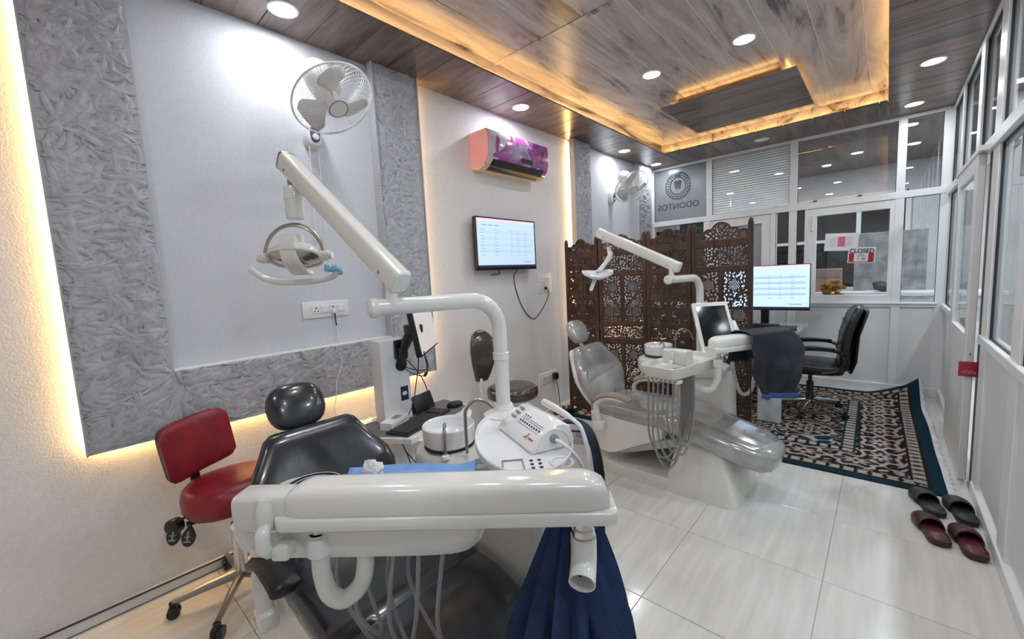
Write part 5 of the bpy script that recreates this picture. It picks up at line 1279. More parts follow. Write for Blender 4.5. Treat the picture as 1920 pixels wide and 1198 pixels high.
obj('monitor_arm', MB().rbox((-0.022, -0.022, -0.09), (0.022, 0.022, 0.09), 0.010, 2, zframe((0.13, 0.035, 1.15), (0.62, 0.05, 0.75))).lathe([(0.026, -0.03), (0.028, 0.0), (0.026, 0.03)], 16, Tr(0.085, 0.03, 1.075)).rbox((0.15, 0.0, 1.19), (0.235, 0.07, 1.235), 0.008, 2), M_BLACK, arm)
# monitor turned away, seen edge-on
md_ = V(-0.66, 0.75, 0).normalized(); mn = V(0.75, 0.66, 0).normalized(); tz = (V(0, 0, 1) - V(0.75, 0.66, 0)*0.16).normalized()
mo = V(0.80, 1.225, 1.075) - OC
Fm = frame(mo, md_, tz, md_.cross(tz))
n_ = md_.cross(tz); sg = 1 if n_.dot(mn) > 0 else -1
mon = obj('monitor', MB().rbox((-0.005, 0.0, min(0, -sg*0.03)), (0.43, 0.26, max(0, -sg*0.03)), 0.006, 2, Fm), M_BLACK, ctb)
obj('display', MB().box((0.004, 0.012, min(sg*0.0005, sg*0.002)), (0.422, 0.25, max(sg*0.0005, sg*0.002)), Fm), mat('pale_display', (0.62, 0.60, 0.60), 0.25, emit=(0.7, 0.68, 0.68), estr=0.25), mon)
cbm = MB()
for P in ([(0.20, 0.03, 1.20), (0.24, 0.02, 1.05), (0.15, 0.06, 0.92), (0.10, 0.06, 0.78), (0.05, 0.05, 0.70)],
          [(0.28, 0.03, 1.10), (0.26, 0.06, 1.00), (0.14, 0.05, 0.985), (0.055, 0.035, 1.00)],
          [(0.10, 0.02, 1.06), (0.12, 0.10, 0.95), (0.16, 0.12, 0.85), (0.12, 0.15, 0.72)],
          [(0.055, 0.035, 0.995), (0.13, 0.06, 0.955), (0.22, 0.07, 0.955), (0.27, 0.05, 1.00), (0.30, 0.02, 1.08)]):
    tub(P, 0.0028, M_RUBBER, 'cable', ctb, 6)
obj('cable_ferrite', MB().tube([(0.215, 0.07, 0.955), (0.24, 0.065, 0.975)], 0.008, 8), M_RUBBER, ctb)
for P in ([(0.20, -0.10, 0.665), (0.24, -0.05, 0.635), (0.26, 0.06, 0.64), (0.27, 0.10, 0.60), (0.26, 0.09, 0.50), (0.20, 0.05, 0.45)],
          [(0.20, -0.10, 0.665), (0.19, -0.06, 0.56), (0.21, -0.03, 0.46), (0.26, 0.05, 0.40), (0.20, 0.10, 0.30)],
          [(0.19, -0.07, 0.58), (0.20, -0.02, 0.50), (0.17, 0.02, 0.42), (0.22, 0.06, 0.34)]):
    tub(P, 0.0028, M_RUBBER, 'cable', ctb, 6)
# keyboard, mouse, stand, box on the shelf
kc = V(0.672, 1.272, 0.694); kd = V(-0.335, 0.942, 0).normalized(); kw = V(0.942, 0.335, 0).normalized()
kb = thing('keyboard', 'black computer keyboard on the scanner cart shelf', 'keyboard', tuple(kc), math.atan2(kd.y, kd.x))
obj('case', MB().rbox((-0.205, -0.068, 0.0), (0.205, 0.068, 0.014), 0.005, 2), M_BLACK, kb)
ky = MB()
for r in range(6):
    n = 15
    for c in range(n):
        if r == 0 and 4 <= c <= 8: continue
        x = -0.192 + c*0.0195; ky.rbox((x, -0.058+r*0.0192, 0.014), (x+0.0165, -0.042+r*0.0192, 0.0185), 0.0012, 1)
    for c in range(4): x = 0.118 + c*0.0195; ky.rbox((x, -0.058+r*0.0192, 0.014), (x+0.0165, -0.042+r*0.0192, 0.0185), 0.0012, 1)
ky.rbox((-0.114, -0.058, 0.014), (-0.020, -0.042, 0.0185), 0.0012, 1)
obj('keys', ky, mat('black_keys', (0.035, 0.035, 0.038), 0.4), kb, kind='stuff')
mo_ = thing('computer_mouse', 'black computer mouse at the far end of the cart shelf', 'mouse', (0.625, 1.555, 0.694), 1.3)
obj('shell', MB().ell((0, 0, 0.014), (0.052, 0.030, 0.022), q=0.8), M_BLACK, mo_)
obj('scroll_wheel', MB().tube([(0.028, -0.004, 0.030), (0.028, 0.004, 0.030)], 0.006, 10), M_HOSE, mo_)
ds = thing('display_stand', 'black slanted tablet stand behind the keyboard on cart shelf', 'stand', (0.53, 1.41, 0.694), 0.25)
Fd = frame((0, 0, 0.0), (0, 1, 0), V(-0.34, 0, 0.94), V(0.94, 0, 0.34))
obj('tablet', MB().rbox((-0.085, 0.0, 0.0), (0.085, 0.105, 0.010), 0.006, 2, Fd), M_BLACK, ds)
obj('foot', MB().prism([(0.0, 0.0), (-0.07, 0.0), (-0.035, 0.085)], -0.06, 0.06, frame((0, 0, 0), (1, 0, 0), (0, 0, 1), (0, -1, 0))), M_BLACK, ds)
wb_ = thing('small_carton', 'small white carton beside the keyboard at the cart column', 'box', (0.597, 1.160, 0.694), kd.to_2d().angle_signed(Vector((1, 0))) if False else math.atan2(kd.y, kd.x)+0.12)
obj('carton', MB().rbox((-0.085, -0.036, 0), (0.085, 0.036, 0.042), 0.002, 1), M_PAPER, wb_)
obj('window', MB().box((-0.02, -0.022, 0.042), (0.045, 0.018, 0.0426)), M_HOSE, wb_)
prn = MB()
for k in range(14): prn.box((-0.055+k*0.009, -0.0368, 0.016), (-0.049+k*0.009, -0.036, 0.024))
obj('printed_line', prn, M_PRINT, wb_, kind='stuff')
obj('printed_symbol', MB().tube([(-0.068+0.006*math.cos(a), -0.0365, 0.02+0.006*math.sin(a)) for a in (1.57, 3.66, 5.76)], 0.0012, 5, closed=True), M_INK, wb_)
# carton and bag by the wall behind the cart
bn = thing('black_bin', 'black crate on the floor behind the scanner cart', 'crate', (0.11, 1.36, 0.0))
obj('body', MB().rbox((-0.13, -0.17, 0.0), (0.13, 0.17, 0.38), 0.01, 2), M_BLACK, bn)
obj('rim', MB().rbox((-0.135, -0.175, 0.36), (0.135, 0.175, 0.385), 0.004, 1), M_BLACK, bn)
cx_ = thing('white_carton', 'white carton with red lettering on the black crate', 'box', (0.13, 1.36, 0.385))
obj('carton', MB().rbox((-0.11, -0.16, 0.0), (0.11, 0.16, 0.125), 0.003, 1), M_PAPER, cx_)
text_mesh('lettering', 'RIEE', 0.066, frame((0.1106, 0.005, 0.075), (0, 1, 0), (0, 0, 1), (1, 0, 0)), M_REDP, cx_, shear=0.25, weight=0.0012)
obj('grey_roundel', MB().lathe([(0.02, 0), (0.02, 0.0006), (0.001, 0.0006)], 16, zframe((0.1102, -0.115, 0.055), (1, 0, 0))), M_HOSE, cx_)
bg = MB(); bg.ell((0, 0, 0.035), (0.11, 0.15, 0.05), nu=28, nv=16)
rg = np.random.default_rng(4)
bg.v = [tuple(np.array(p) * (1 + 0.16*math.sin(23*p[0]+31*p[1]) + 0.10*rg.standard_normal())) for p in bg.v]
bg.v = [(x, y_, max(z, 0.0)) for x, y_, z in bg.v]
solo('plastic_bag', bg, mat('crumpled_cream_plastic', (0.80, 0.74, 0.64), 0.3, var=0.2), 'crumpled cream plastic bag lying on the white carton', 'bag', (0.12, 1.33, 0.51), sharp=20)

# ------------------------------------------------------------------ scaler on the oval tray, linens
SCL = 0.96
scl = thing('ultrasonic_scaler', 'white ultrasonic scaler box with grey buttons on the oval tray', 'scaler', (1.730, 0.972, 0.955), math.atan2(-0.40, 0.92))
scl.scale = (SCL, SCL, SCL)
pr = [(-0.075, 0.0), (0.070, 0.0), (0.075, 0.02), (0.062, 0.062), (0.040, 0.075), (0.015, 0.076), (-0.072, 0.022), (-0.078, 0.010)]
Fs = frame((0, 0, 0), (0, 1, 0), (0, 0, 1), (1, 0, 0))
secs = [[V(0.0+a*k, 0.035+(b_-0.035)*k, s) for a, b_ in pr] for s, k in ((-0.125, 0.93), (-0.118, 1.0), (0.118, 1.0), (0.125, 0.93))]
sb = obj('housing', MB().loft(secs, True, False, Fs), M_CERAM, scl)
ns = V(0, -0.54, 0.87).normalized()
sd = V(0, 0.87, 0.54).normalized()
Ff = frame(V(0, -0.028, 0.0505), (1, 0, 0), sd, ns)
for k in range(3): obj('button', MB().rbox((-0.105, 0.0+0.020*k-0.008, 0.0), (-0.075, 0.009+0.020*k-0.008, 0.004), 0.002, 2, Ff), M_HOSE, sb)
dots = MB()
for k in range(9): dots.box((-0.045+0.016*k, -0.004, 0.0002), (-0.038+0.016*k, 0.002, 0.0012), Ff)
for k in range(3): dots.box((-0.045+0.016*k, 0.022, 0.0002), (-0.038+0.016*k, 0.026, 0.0012), Ff)
obj('scale_marks', dots, M_INK, sb, kind='stuff')
ln_ = MB()
for v_ in (-0.012, 0.009, 0.016): ln_.box((-0.05, v_, 0.0002), (0.09, v_+0.0012, 0.0008), Ff)
obj('scale_lines', ln_, M_HOSE, sb, kind='stuff')
Fg = frame(V(0.06, -0.058, 0.032), (1, 0, 0), sd, ns)
obj('red_figure', MB().tube([Fg @ V(-0.01, -0.008, 0.001), Fg @ V(0, 0.004, 0.001), Fg @ V(0.008, -0.008, 0.001)], 0.0014, 5).ell(tuple(Fg @ V(0, 0.010, 0.001)), (0.003, 0.003, 0.002)).box((0.014, -0.004, 0.0004), (0.042, 0.001, 0.0012), Fg), mat('red_mark', (0.6, 0.06, 0.04), 0.5), sb)
obj('water_knob', MB().lathe([(0.014, 0), (0.013, 0.012), (0.008, 0.014), (0.002, 0.014)], 16, zframe((0.124, 0.0, 0.036), (1, 0, 0))), M_HOSE, sb)
obj('end_arch', MB().tube([V(0.1255, 0.056*math.cos(a), 0.006+0.058*math.sin(a)) for a in [math.pi*k/14 for k in range(15)]], 0.003, 6), M_PLASTW, sb)
hp = obj('handpiece', MB().tube([(-0.06, 0.072, 0.088), (0.0, 0.074, 0.086), (0.075, 0.078, 0.080), (0.105, 0.080, 0.076)], [0.012, 0.0125, 0.010, 0.006], 14), M_GELW, scl)
tub([(0.105, 0.080, 0.076), (0.15, 0.085, 0.055), (0.185, 0.08, -0.02), (0.18, 0.06, -0.12), (0.15, 0.05, -0.20)], 0.0062, M_PLASTW, 'cord', scl, 8)
tub([(0.138, 0.0, 0.036), (0.17, 0.02, 0.020), (0.195, 0.05, -0.03), (0.185, 0.06, -0.12), (0.15, 0.05, -0.22)], 0.0058, M_PLASTW, 'cord', scl, 8)
hb = thing('black_hose_bundle', 'black and navy hoses hanging behind the oval tray', 'hose', (1.84, 1.09, 0.0))
for k in range(3): tub([(-0.11, 0.03+0.01*k, 0.955), (-0.04, 0.02+0.012*k, 0.968), (0.02, 0.0+0.014*k, 0.93), (0.045+0.006*k, -0.01+0.01*k, 0.80), (0.04+0.01*k, -0.01, 0.60), (0.02+0.012*k, 0.0, 0.35), (0.0, 0.02*k, 0.01)], 0.006, M_RUBBER if k else M_NAVY, 'hose', hb, 8)
# blue sheet and tissue, ring tray on the near tray
shp = MB(); n1, n2 = 24, 14; vs = []; fs = []
for i in range(n1+1):
    for j in range(n2+1):
        s, w = -0.145+0.38*i/n1, -0.10+0.205*j/n2
        z = 0.004 + 0.004*math.sin(17*s+9*w) + 0.003*math.sin(40*w) + (0.012 if j == n2 else 0) + 0.012*max(0, (i/n1-0.85)/0.15)
        p = V(1.555, 0.545, 0.912) + uN*s + wN*w; vs.append((p.x, p.y, p.z+z-0.0))
for i in range(n1):
    for j in range(n2): q = i*(n2+1)+j; fs.append((q, q+1, q+n2+2, q+n2+1))
o = solo('paper_sheet', shp.add(vs, fs), M_BLUEP, 'blue paper drape spread over the near instrument tray', 'drape', sharp=60); md = o.modifiers.new('thickness', 'SOLIDIFY'); md.thickness = 0.0015
ts = MB().ell((0, 0, 0.016), (0.036, 0.024, 0.020), nu=18, nv=10); rg = np.random.default_rng(9)
ts.v = [tuple(np.array(p) * (1+0.14*rg.standard_normal())) for p in ts.v]
p = V(1.555, 0.545, 0.920) - uN*0.05 + wN*0.045
solo('tissue_ball', ts, M_TISSUE, 'crumpled white tissue on the blue paper drape', 'tissue', (p.x, p.y, 0.926), sharp=20)
p = V(1.555, 0.545, 0.0) - uN*0.215 + wN*0.025
rgm = thing('wire_ring_tray', 'black round film tray with white scribbled rings at the tray end', 'tray', (p.x, p.y, 0.900))
obj('disc', MB().lathe([(0.02, 0.0), (0.075, 0.0), (0.082, 0.006), (0.080, 0.010), (0.074, 0.006), (0.004, 0.006)], 28), M_BLACK, rgm)
for r in (0.045, 0.062, 0.080): obj('white_ring', MB().tube([(r*math.cos(a), r*0.96*math.sin(a), 0.0105) for a in [2*math.pi*k/40 for k in range(40)]], 0.0012, 5, closed=True), M_PLASTW, rgm)
dsh = MB()
for k in range(7): a = k*0.9; dsh.rbox((0.028*math.cos(a)-0.008, 0.028*math.sin(a)-0.002, 0.006), (0.028*math.cos(a)+0.008, 0.028*math.sin(a)+0.002, 0.0085), 0.001, 1)
obj('white_dashes', dsh, M_PLASTW, rgm, kind='stuff')

# ------------------------------------------------------------------ hanging garments
def gown(c, ztop, zbot):
    n = 72; secs = []; rg = np.random.default_rng(2); ph = rg.uniform(0, 6.28, 6)
    for i in range(22):
        q = i/21; z = ztop + (zbot-ztop)*q
        R1 = 0.040 + 0.075*min(1, q*1.7)**0.8; R2 = 0.032 + 0.055*min(1, q*2)
        ring = []
        for k in range(n):
            a = 2*math.pi*k/n
            f = 1 + (0.16+0.24*q)*math.sin(12*a+ph[0]+1.5*q) + (0.09+0.12*q)*math.sin(23*a+ph[1]-3*q) + 0.10*math.sin(3*a+ph[2])
            x, y = R1*f*math.cos(a), R2*f*math.sin(a)
            p = c + V(0.74, 0.67, 0)*x + V(-0.67, 0.74, 0)*y + V(0.02*q, -0.02*q, 0)
            ring.append(V(p.x, p.y, z + 0.012*math.sin(3*a+ph[3])*q))
        secs.append(ring)
    return MB().loft(secs)
gw = thing('blue_gown', 'navy blue cloth gown hanging in folds under the near swing arm', 'gown', (2.005, 0.775, 0.40))
O_ = V(2.035, 0.80, 0.40)
obj('cloth', gown(V(0, 0, 0), 0.50, 0.0), M_NAVY, gw, sharp=80)
obj('hanging_loop', MB().tube(smooth_path([V(-0.02, -0.01, 0.49), V(-0.01, -0.015, 0.515), V(0.01, -0.02, 0.49)], 4), 0.004, 6), M_NAVY, gw)
# jacket thrown over the far swing arm
Bw = B2 + V(0, 2.86, 0)
jk = thing('dark_jacket', 'dark navy jacket draped over the far swing arm end', 'jacket', (Bw.x, Bw.y, 0.6))
Oj = V(Bw.x, Bw.y, 0.6)
n1, n2 = 30, 44; vs = []; fs = []; rg = np.random.default_rng(21); ph = rg.uniform(0, 6.28, 8)
for i in range(n1+1):
    s = -0.27 + 0.38*i/n1
    for j in range(n2+1):
        tt = j/n2
        # cross-section: front hem -> up -> over the bar -> down the back
        if tt < 0.58: k = tt/0.58; w = -0.078 - 0.030*(1-k); z = 0.60 + (1.035-0.60)*k
        elif tt < 0.72: a = (tt-0.58)/0.14*math.pi; w = -0.078*math.cos(a); z = 1.035 + 0.022*math.sin(a)
        else: k = (tt-0.72)/0.28; w = 0.078 + 0.03*k; z = 1.035 - 0.22*k
        drop = max(0, s+0.0)/0.14
        hang = (1 - abs(z-1.035)/0.45)
        if s > 0.0: z -= 0.05*drop*drop*(1 if hang > 0 else 1); w *= (1-0.35*drop)
        fold = (1-max(0, min(1, hang)))
        w += fold*(0.030*math.sin(26*s+ph[0]+3*tt) + 0.016*math.sin(49*s+ph[1]-5*tt)) - 0.018*fold
        w += 0.008*math.sin(31*z+14*s+ph[3]) * (0.3+fold)
        s2 = s + fold*(0.025*math.sin(9*z+ph[2])) + (0.10*fold*(s+0.11) if tt < 0.58 else 0)
        if tt < 0.58:
            sm = (s+0.09)/0.21
            z = 1.035 - (1.035-z)*(1.0 - 0.22*sm*sm + 0.05*math.sin(14*s))
            s2 = -0.09 + (s2+0.09)*(1 - 0.16*fold*fold + 0.22*math.sin(math.pi*fold))
            w -= 0.05*math.sin(math.pi*min(1, fold*1.1))*(1-0.6*sm*sm)
        z = 1.035 - (1.035-z)*0.88 + 0.016
        p = V(Bw.x, Bw.y, 0) + u2_*s2 + w2_*w
        vs.append((p.x-Oj.x, p.y-Oj.y, z-Oj.z))
for i in range(n1):
    for j in range(n2): q = i*(n2+1)+j; fs.append((q, q+1, q+n2+2, q+n2+1))
o = obj('cloth', MB().add(vs, fs), M_JACKET, jk, sharp=80); md = o.modifiers.new('thickness', 'SOLIDIFY'); md.thickness = 0.005
hem = [Vector(vs[i*(n2+1)]) for i in range(n1+1)]
obj('blue_hem', MB().tube([p + V(0, 0, -0.006) for p in hem], 0.011, 8, flat=(1.6, 0.5)), M_BLUEH, jk)
edge_ = [Vector(vs[j]) for j in range(0, int(n2*0.72))]
obj('blue_piping', MB().tube(edge_[int(n2*0.5):], 0.004, 6), M_BLUEH, jk)
# foot control
fp = thing('foot_pedal', 'grey foot control with blue and orange lid beside far chair base', 'foot pedal', (0.60, 2.95, 0.0), 0.5)
obj('body', MB().loft([[V(a*k, b_*k, z) for a, b_ in se_ring(0.09, 0.075, 28, 0.7)] for z, k in ((0, 1.0), (0.03, 1.0), (0.048, 0.85), (0.052, 0.5))]), mat('grey_pedal', (0.42, 0.40, 0.38), 0.5), fp)
obj('button', MB().lathe([(0.042, 0.045), (0.042, 0.062), (0.036, 0.068), (0.004, 0.069)], 22), M_HOSE, fp)
obj('blue_wing', MB().rbox((-0.20, -0.05, 0.0), (-0.08, 0.06, 0.035), 0.012, 2), mat('pedal_blue', (0.06, 0.09, 0.20), 0.4), fp)
obj('orange_label', MB().rbox((-0.15, 0.0, 0.035), (-0.07, 0.05, 0.040), 0.002, 1), mat('pedal_orange', (0.55, 0.17, 0.05), 0.5), fp)
obj('hose', MB().tube(smooth_path([(-0.18, 0.0, 0.02), (-0.28, 0.04, 0.012), (-0.33, 0.14, 0.012), (-0.2, 0.2, 0.012), (0.0, 0.2, 0.012)], 5), 0.008, 8), M_NAVY, fp)

# ------------------------------------------------------------------ rug
def rug():
    W_, H_ = 2.79, 2.42
    nx, ny = 360, 312
    X, Y = np.meshgrid(np.linspace(0, W_, nx+1), np.linspace(0, H_, ny+1), indexing='ij')
    teal = np.array([0.008, 0.035, 0.050]); cream = np.array([0.43, 0.375, 0.32]); dark = np.array([0.020, 0.013, 0.017]); mauve = np.array([0.10, 0.075, 0.085])
    col = np.empty(X.shape+(3,)); col[:] = teal
    e = np.minimum.reduce([X+0.0, W_-X, Y, H_-Y])               # distance from the edge
    a, b_ = np.abs(X-W_/2), np.abs(Y-H_/2)
    along = np.where(np.minimum(X, W_-X) < np.minimum(Y, H_-Y), Y, X)
    def put(mask, c): col[mask] = c
    g1 = (e > 0.075) & (e < 0.165); put(g1, cream)
    put(g1 & (np.abs(((along*13) % 1)-0.5) < 0.17) & (np.abs(e-0.12) < 0.034*(0.6+0.5*np.cos(along*13*2*np.pi*2))), dark)
    put(g1 & ((np.abs(e-0.080) < 0.006) | (np.abs(e-0.160) < 0.006)), dark)
    bd = (e >= 0.165) & (e < 0.455); put(bd, dark)
    p = along*3.2; u = (p % 1)-0.5; v = (e-0.31)/0.145
    sc_ = np.hypot(u*1.5, v*0.85); th = np.arctan2(v, u*1.6)
    put(bd & (np.abs(sc_-0.62-0.10*np.cos(6*th)) < 0.085), cream)
    put(bd & (sc_ < 0.30+0.10*np.cos(8*th)) & (sc_ > 0.10), cream); put(bd & (np.abs(sc_-0.42-0.05*np.cos(8*th)) < 0.03), mauve)
    wob = np.sin(along*41+3*np.sin(e*37))*np.sin(e*52+2.2*np.sin(along*19)); put(bd & (sc_ > 0.80) & (wob > 0.42), cream); put(bd & (sc_ > 0.8) & (np.abs(wob+0.35) < 0.08), mauve)
    g2 = (e >= 0.455) & (e < 0.545); put(g2, cream)
    put(g2 & (np.abs(((along*14) % 1)-0.5) < 0.16) & (np.abs(e-0.50) < 0.03), dark); put(g2 & ((np.abs(e-0.462) < 0.007) | (np.abs(e-0.538) < 0.007)), teal)
    fd = e >= 0.545; put(fd, dark)
    f1_ = np.sin(19*a+2.6*np.sin(11*b_+1)+1.7*np.sin(27*b_)) + np.sin(18*b_+2.5*np.sin(10*a)+1.6*np.sin(25*a))
    put(fd & (np.abs(f1_) < 0.20), cream); put(fd & (f1_ > 1.45), cream); put(fd & (f1_ > 1.72), dark); put(fd & (f1_ < -0.75) & (f1_ > -1.1), mauve); put(fd & (f1_ < -1.55), cream)
    lowf = np.sin(6.3*a+1.2*np.sin(5*b_))*np.cos(6.5*b_-0.6); put(fd & (lowf > 0.50) & (np.abs(f1_) > 0.2), teal)
    for cx, cy, R in ((W_/2, H_/2, 0.30), (W_/2+0.62, H_/2-0.36, 0.16), (W_/2-0.62, H_/2-0.36, 0.16), (W_/2+0.62, H_/2+0.36, 0.16), (W_/2-0.62, H_/2+0.36, 0.16), (W_/2+0.25, H_/2-0.48, 0.12), (W_/2-0.25, H_/2-0.48, 0.12)):
        r = np.hypot(X-cx, Y-cy)/R; t_ = np.arctan2(Y-cy, X-cx); pet = 0.72+0.24*np.cos(8*t_)
        put((r < 1.05), dark); put(r < pet, cream); put(r < pet*0.86, dark); put(r < pet*0.74, cream); put(r < pet*0.55, mauve); put(r < 0.34+0.05*np.cos(8*t_), dark); put(r < 0.20, cream); put(r < 0.10, dark)
        put((np.abs(r-1.02) < 0.05), cream)
    Z = np.full_like(X, 0.008) + 0.0012*np.sin(9*X+4*Y)
    # the far corner by the glass is rucked up against the partition
    dc = np.hypot((W_-X)*1.0, (H_-Y)*0.9); k = np.clip(1-dc/0.42, 0, 1); Z = Z + 0.17*k**1.4
    k2 = np.clip(1-(W_-X)/0.10, 0, 1)*np.clip((Y-0.3)/0.5, 0, 1)*(0.5+0.5*np.sin(5.2*Y+1)); Z = Z + 0.035*k2
    vs = np.stack([X, Y, Z], -1).reshape(-1, 3)
    idx = np.arange((nx+1)*(ny+1)).reshape(nx+1, ny+1)
    fs = np.stack([idx[:-1, :-1], idx[1:, :-1], idx[1:, 1:], idx[:-1, 1:]], -1).reshape(-1, 4)
    me = bpy.data.meshes.new('pile'); me.from_pydata(vs.tolist(), [], fs.tolist())
    at = me.color_attributes.new('Pattern', 'FLOAT_COLOR', 'POINT')
    at.data.foreach_set('color', np.concatenate([col.reshape(-1, 3), np.ones((col.shape[0]*col.shape[1], 1))], 1).astype(np.float32).ravel())
    me.polygons.foreach_set('use_smooth', [True]*len(me.polygons))
    m, nt, bs_ = new_mat('woven_rug'); N = nt.nodes; Lk = nt.links
    an = N.new('ShaderNodeAttribute'); an.attribute_name = 'Pattern'
    nz = N.new('ShaderNodeTexNoise'); nz.inputs['Scale'].default_value = 220
    mx = N.new('ShaderNodeMixRGB'); mx.blend_type = 'MULTIPLY'; mx.inputs[0].default_value = 0.35; Lk.new(an.outputs['Color'], mx.inputs[1]); Lk.new(nz.outputs['Color'], mx.inputs[2])
    Lk.new(mx.outputs[0], bs_.inputs['Base Color']); bs_.inputs['Roughness'].default_value = 0.95; bs_.inputs['Specular IOR Level'].default_value = 0.1
    bp = N.new('ShaderNodeBump'); bp.inputs['Strength'].default_value = 0.4; bp.inputs['Distance'].default_value = 0.003; Lk.new(nz.outputs['Fac'], bp.inputs['Height']); Lk.new(bp.outputs[0], bs_.inputs['Normal'])
    me.materials.append(m)
    t = thing('patterned_rug', 'dark oriental rug with cream and teal floral pattern under the desk', 'rug', (0.08, 3.43, 0.0), 0.018)
    o = obj('pile', me, None, t); md = o.modifiers.new('thickness', 'SOLIDIFY'); md.thickness = 0.006
    fr = MB(); rg = np.random.default_rng(3)
    for k in range(420):
        y_ = H_*k/419; j = min(ny, int(round(y_/H_*ny))); z0 = float(Z[nx, j]); ln = rg.uniform(0.025, 0.05)
        fr.tube([(W_-0.003, y_, z0), (W_+ln*0.5, y_+rg.uniform(-.01, .01), z0*0.8+0.004), (W_+ln*0.8, y_+rg.uniform(-.02, .02), max(0.003, z0*0.55))], [0.0034, 0.003, 0.002], 4)
    obj('fringe', fr, M_TISSUE, t, kind='stuff')
rug()

# ------------------------------------------------------------------ desk
dk = thing('office_desk', 'marble-topped desk behind the carved screen with white slab leg', 'desk', (1.55, 5.0, 0.0))
obj('desk_top', MB().rbox((-0.50, -0.72, 0.715), (0.335, 0.83, 0.742), 0.004, 2), M_MARBLE, dk)
obj('glass_sheet', MB().rbox((-0.50, -0.725, 0.742), (0.340, 0.83, 0.750), 0.002, 1), mat('green_glass_sheet', (0.55, 0.62, 0.62), 0.05, var=0.2, scale=5, coat=0.5), dk)
obj('slab_leg', MB().rbox((0.13, -0.70, 0.010), (0.315, -0.64, 0.715), 0.004, 1), M_MARBLE, dk)
obj('slab_leg', MB().rbox((-0.48, -0.70, 0.010), (-0.30, -0.64, 0.715), 0.004, 1), M_MARBLE, dk)
obj('modesty_panel', MB().rbox((-0.48, 0.60, 0.15), (0.29, 0.63, 0.715), 0.004, 1), M_PANELW, dk)
obj('side_panel', MB().rbox((0.20, 0.50, 0.010), (0.26, 0.80, 0.715), 0.004, 1), M_PANELW, dk)
obj('side_panel', MB().rbox((-0.48, 0.50, 0.010), (-0.42, 0.80, 0.715), 0.004, 1), M_PANELW, dk)
mt = thing('desk_monitor', 'large black computer monitor with lit record list on the desk', 'monitor', (1.53, 5.36, 0.750))
Fm2 = frame((0, -0.022, 0.445), (1, 0, 0), (0, 0, 1), (0, -1, 0))
obj('cabinet', MB().rbox((-0.43, -0.022, 0.195), (0.42, 0.012, 0.695), 0.005, 2), M_BLACK, mt)
screen_ui(mt, frame((-0.005, -0.0222, 0.45), (1, 0, 0), (0, 0, 1), (0, -1, 0)), 0.836, 0.474, True)
obj('stand_neck', MB().rbox((-0.04, 0.01, 0.01), (0.04, 0.04, 0.40), 0.006, 2), M_BLACK, mt)
obj('stand_foot', MB().rbox((-0.16, -0.12, 0.0), (0.16, 0.11, 0.012), 0.004, 2), M_BLACK, mt)
sb_ = thing('sound_bar', 'black speaker bar on the desk below the large monitor', 'speaker', (1.58, 5.13, 0.750))
obj('body', MB().rbox((-0.20, -0.04, 0), (0.13, 0.04, 0.07), 0.012, 2), M_BLACK, sb_)
obj('knob', MB().lathe([(0.014, 0), (0.014, 0.008), (0.002, 0.009)], 14, zframe((0.07, -0.04, 0.035), (0, -1, 0))), M_RUBBER, sb_)
nbk = thing('black_notebook', 'thin black notebook at the desk edge beside the monitor', 'notebook', (1.76, 5.30, 0.750), 0.1)
obj('cover', MB().rbox((-0.10, -0.14, 0), (0.09, 0.14, 0.014), 0.003, 1), M_LEATHER, nbk)
obj('pages', MB().box((-0.095, -0.137, 0.003), (0.092, 0.137, 0.011)), M_PAPER, nbk)

# ------------------------------------------------------------------ office chair
oc = thing('office_chair', 'black leather office chair with chrome star base on the rug', 'office chair', (2.02, 4.85, 0.008), 0.12)
secs = []
for x_, hw, zc_, ht in ((-0.25, 0.14, 0.455, 0.025), (-0.235, 0.20, 0.460, 0.045), (-0.15, 0.235, 0.468, 0.055), (0.0, 0.245, 0.462, 0.058), (0.15, 0.24, 0.455, 0.058), (0.23, 0.22, 0.455, 0.05), (0.25, 0.16, 0.455, 0.03)):
    secs.append([V(x_, a, zc_+b_) for a, b_ in se_ring(hw, ht, 24, 0.5)])
obj('seat', MB().loft(secs), M_LEATHER, oc, sharp=60)
secs = []
for z_, hw, xc in ((0.44, 0.12, 0.235), (0.46, 0.18, 0.245), (0.54, 0.215, 0.262), (0.66, 0.225, 0.262), (0.78, 0.225, 0.275), (0.90, 0.22, 0.305), (0.98, 0.205, 0.33), (1.02, 0.17, 0.345), (1.035, 0.11, 0.35)):
    secs.append([V(xc+b_+0.02*(a/0.22)**2*-1, a, z_) for a, b_ in se_ring(hw, 0.048 if z_ < 1.02 else 0.03, 24, 0.5)])
bk_ = obj('backrest', MB().loft(secs), M_LEATHER, oc, sharp=60)
for z_ in (0.62, 0.78, 0.90):
    obj('seam', MB().tube([V(0.262-0.048+(z_-0.62)*0.15-0.015, y_, z_) for y_ in (-0.17, -0.08, 0, 0.08, 0.17)], 0.005, 6), M_BLACK, bk_)
secs = [[V(xc+0.052+b_*0.5, a*0.93, z_) for a, b_ in se_ring(hw, 0.03, 20, 0.5)] for z_, hw, xc in ((0.42, 0.12, 0.245), (0.54, 0.205, 0.272), (0.78, 0.215, 0.285), (0.96, 0.20, 0.335), (1.0, 0.16, 0.345))]
obj('back_shell', MB().loft(secs), M_BLACK, bk_, sharp=60)
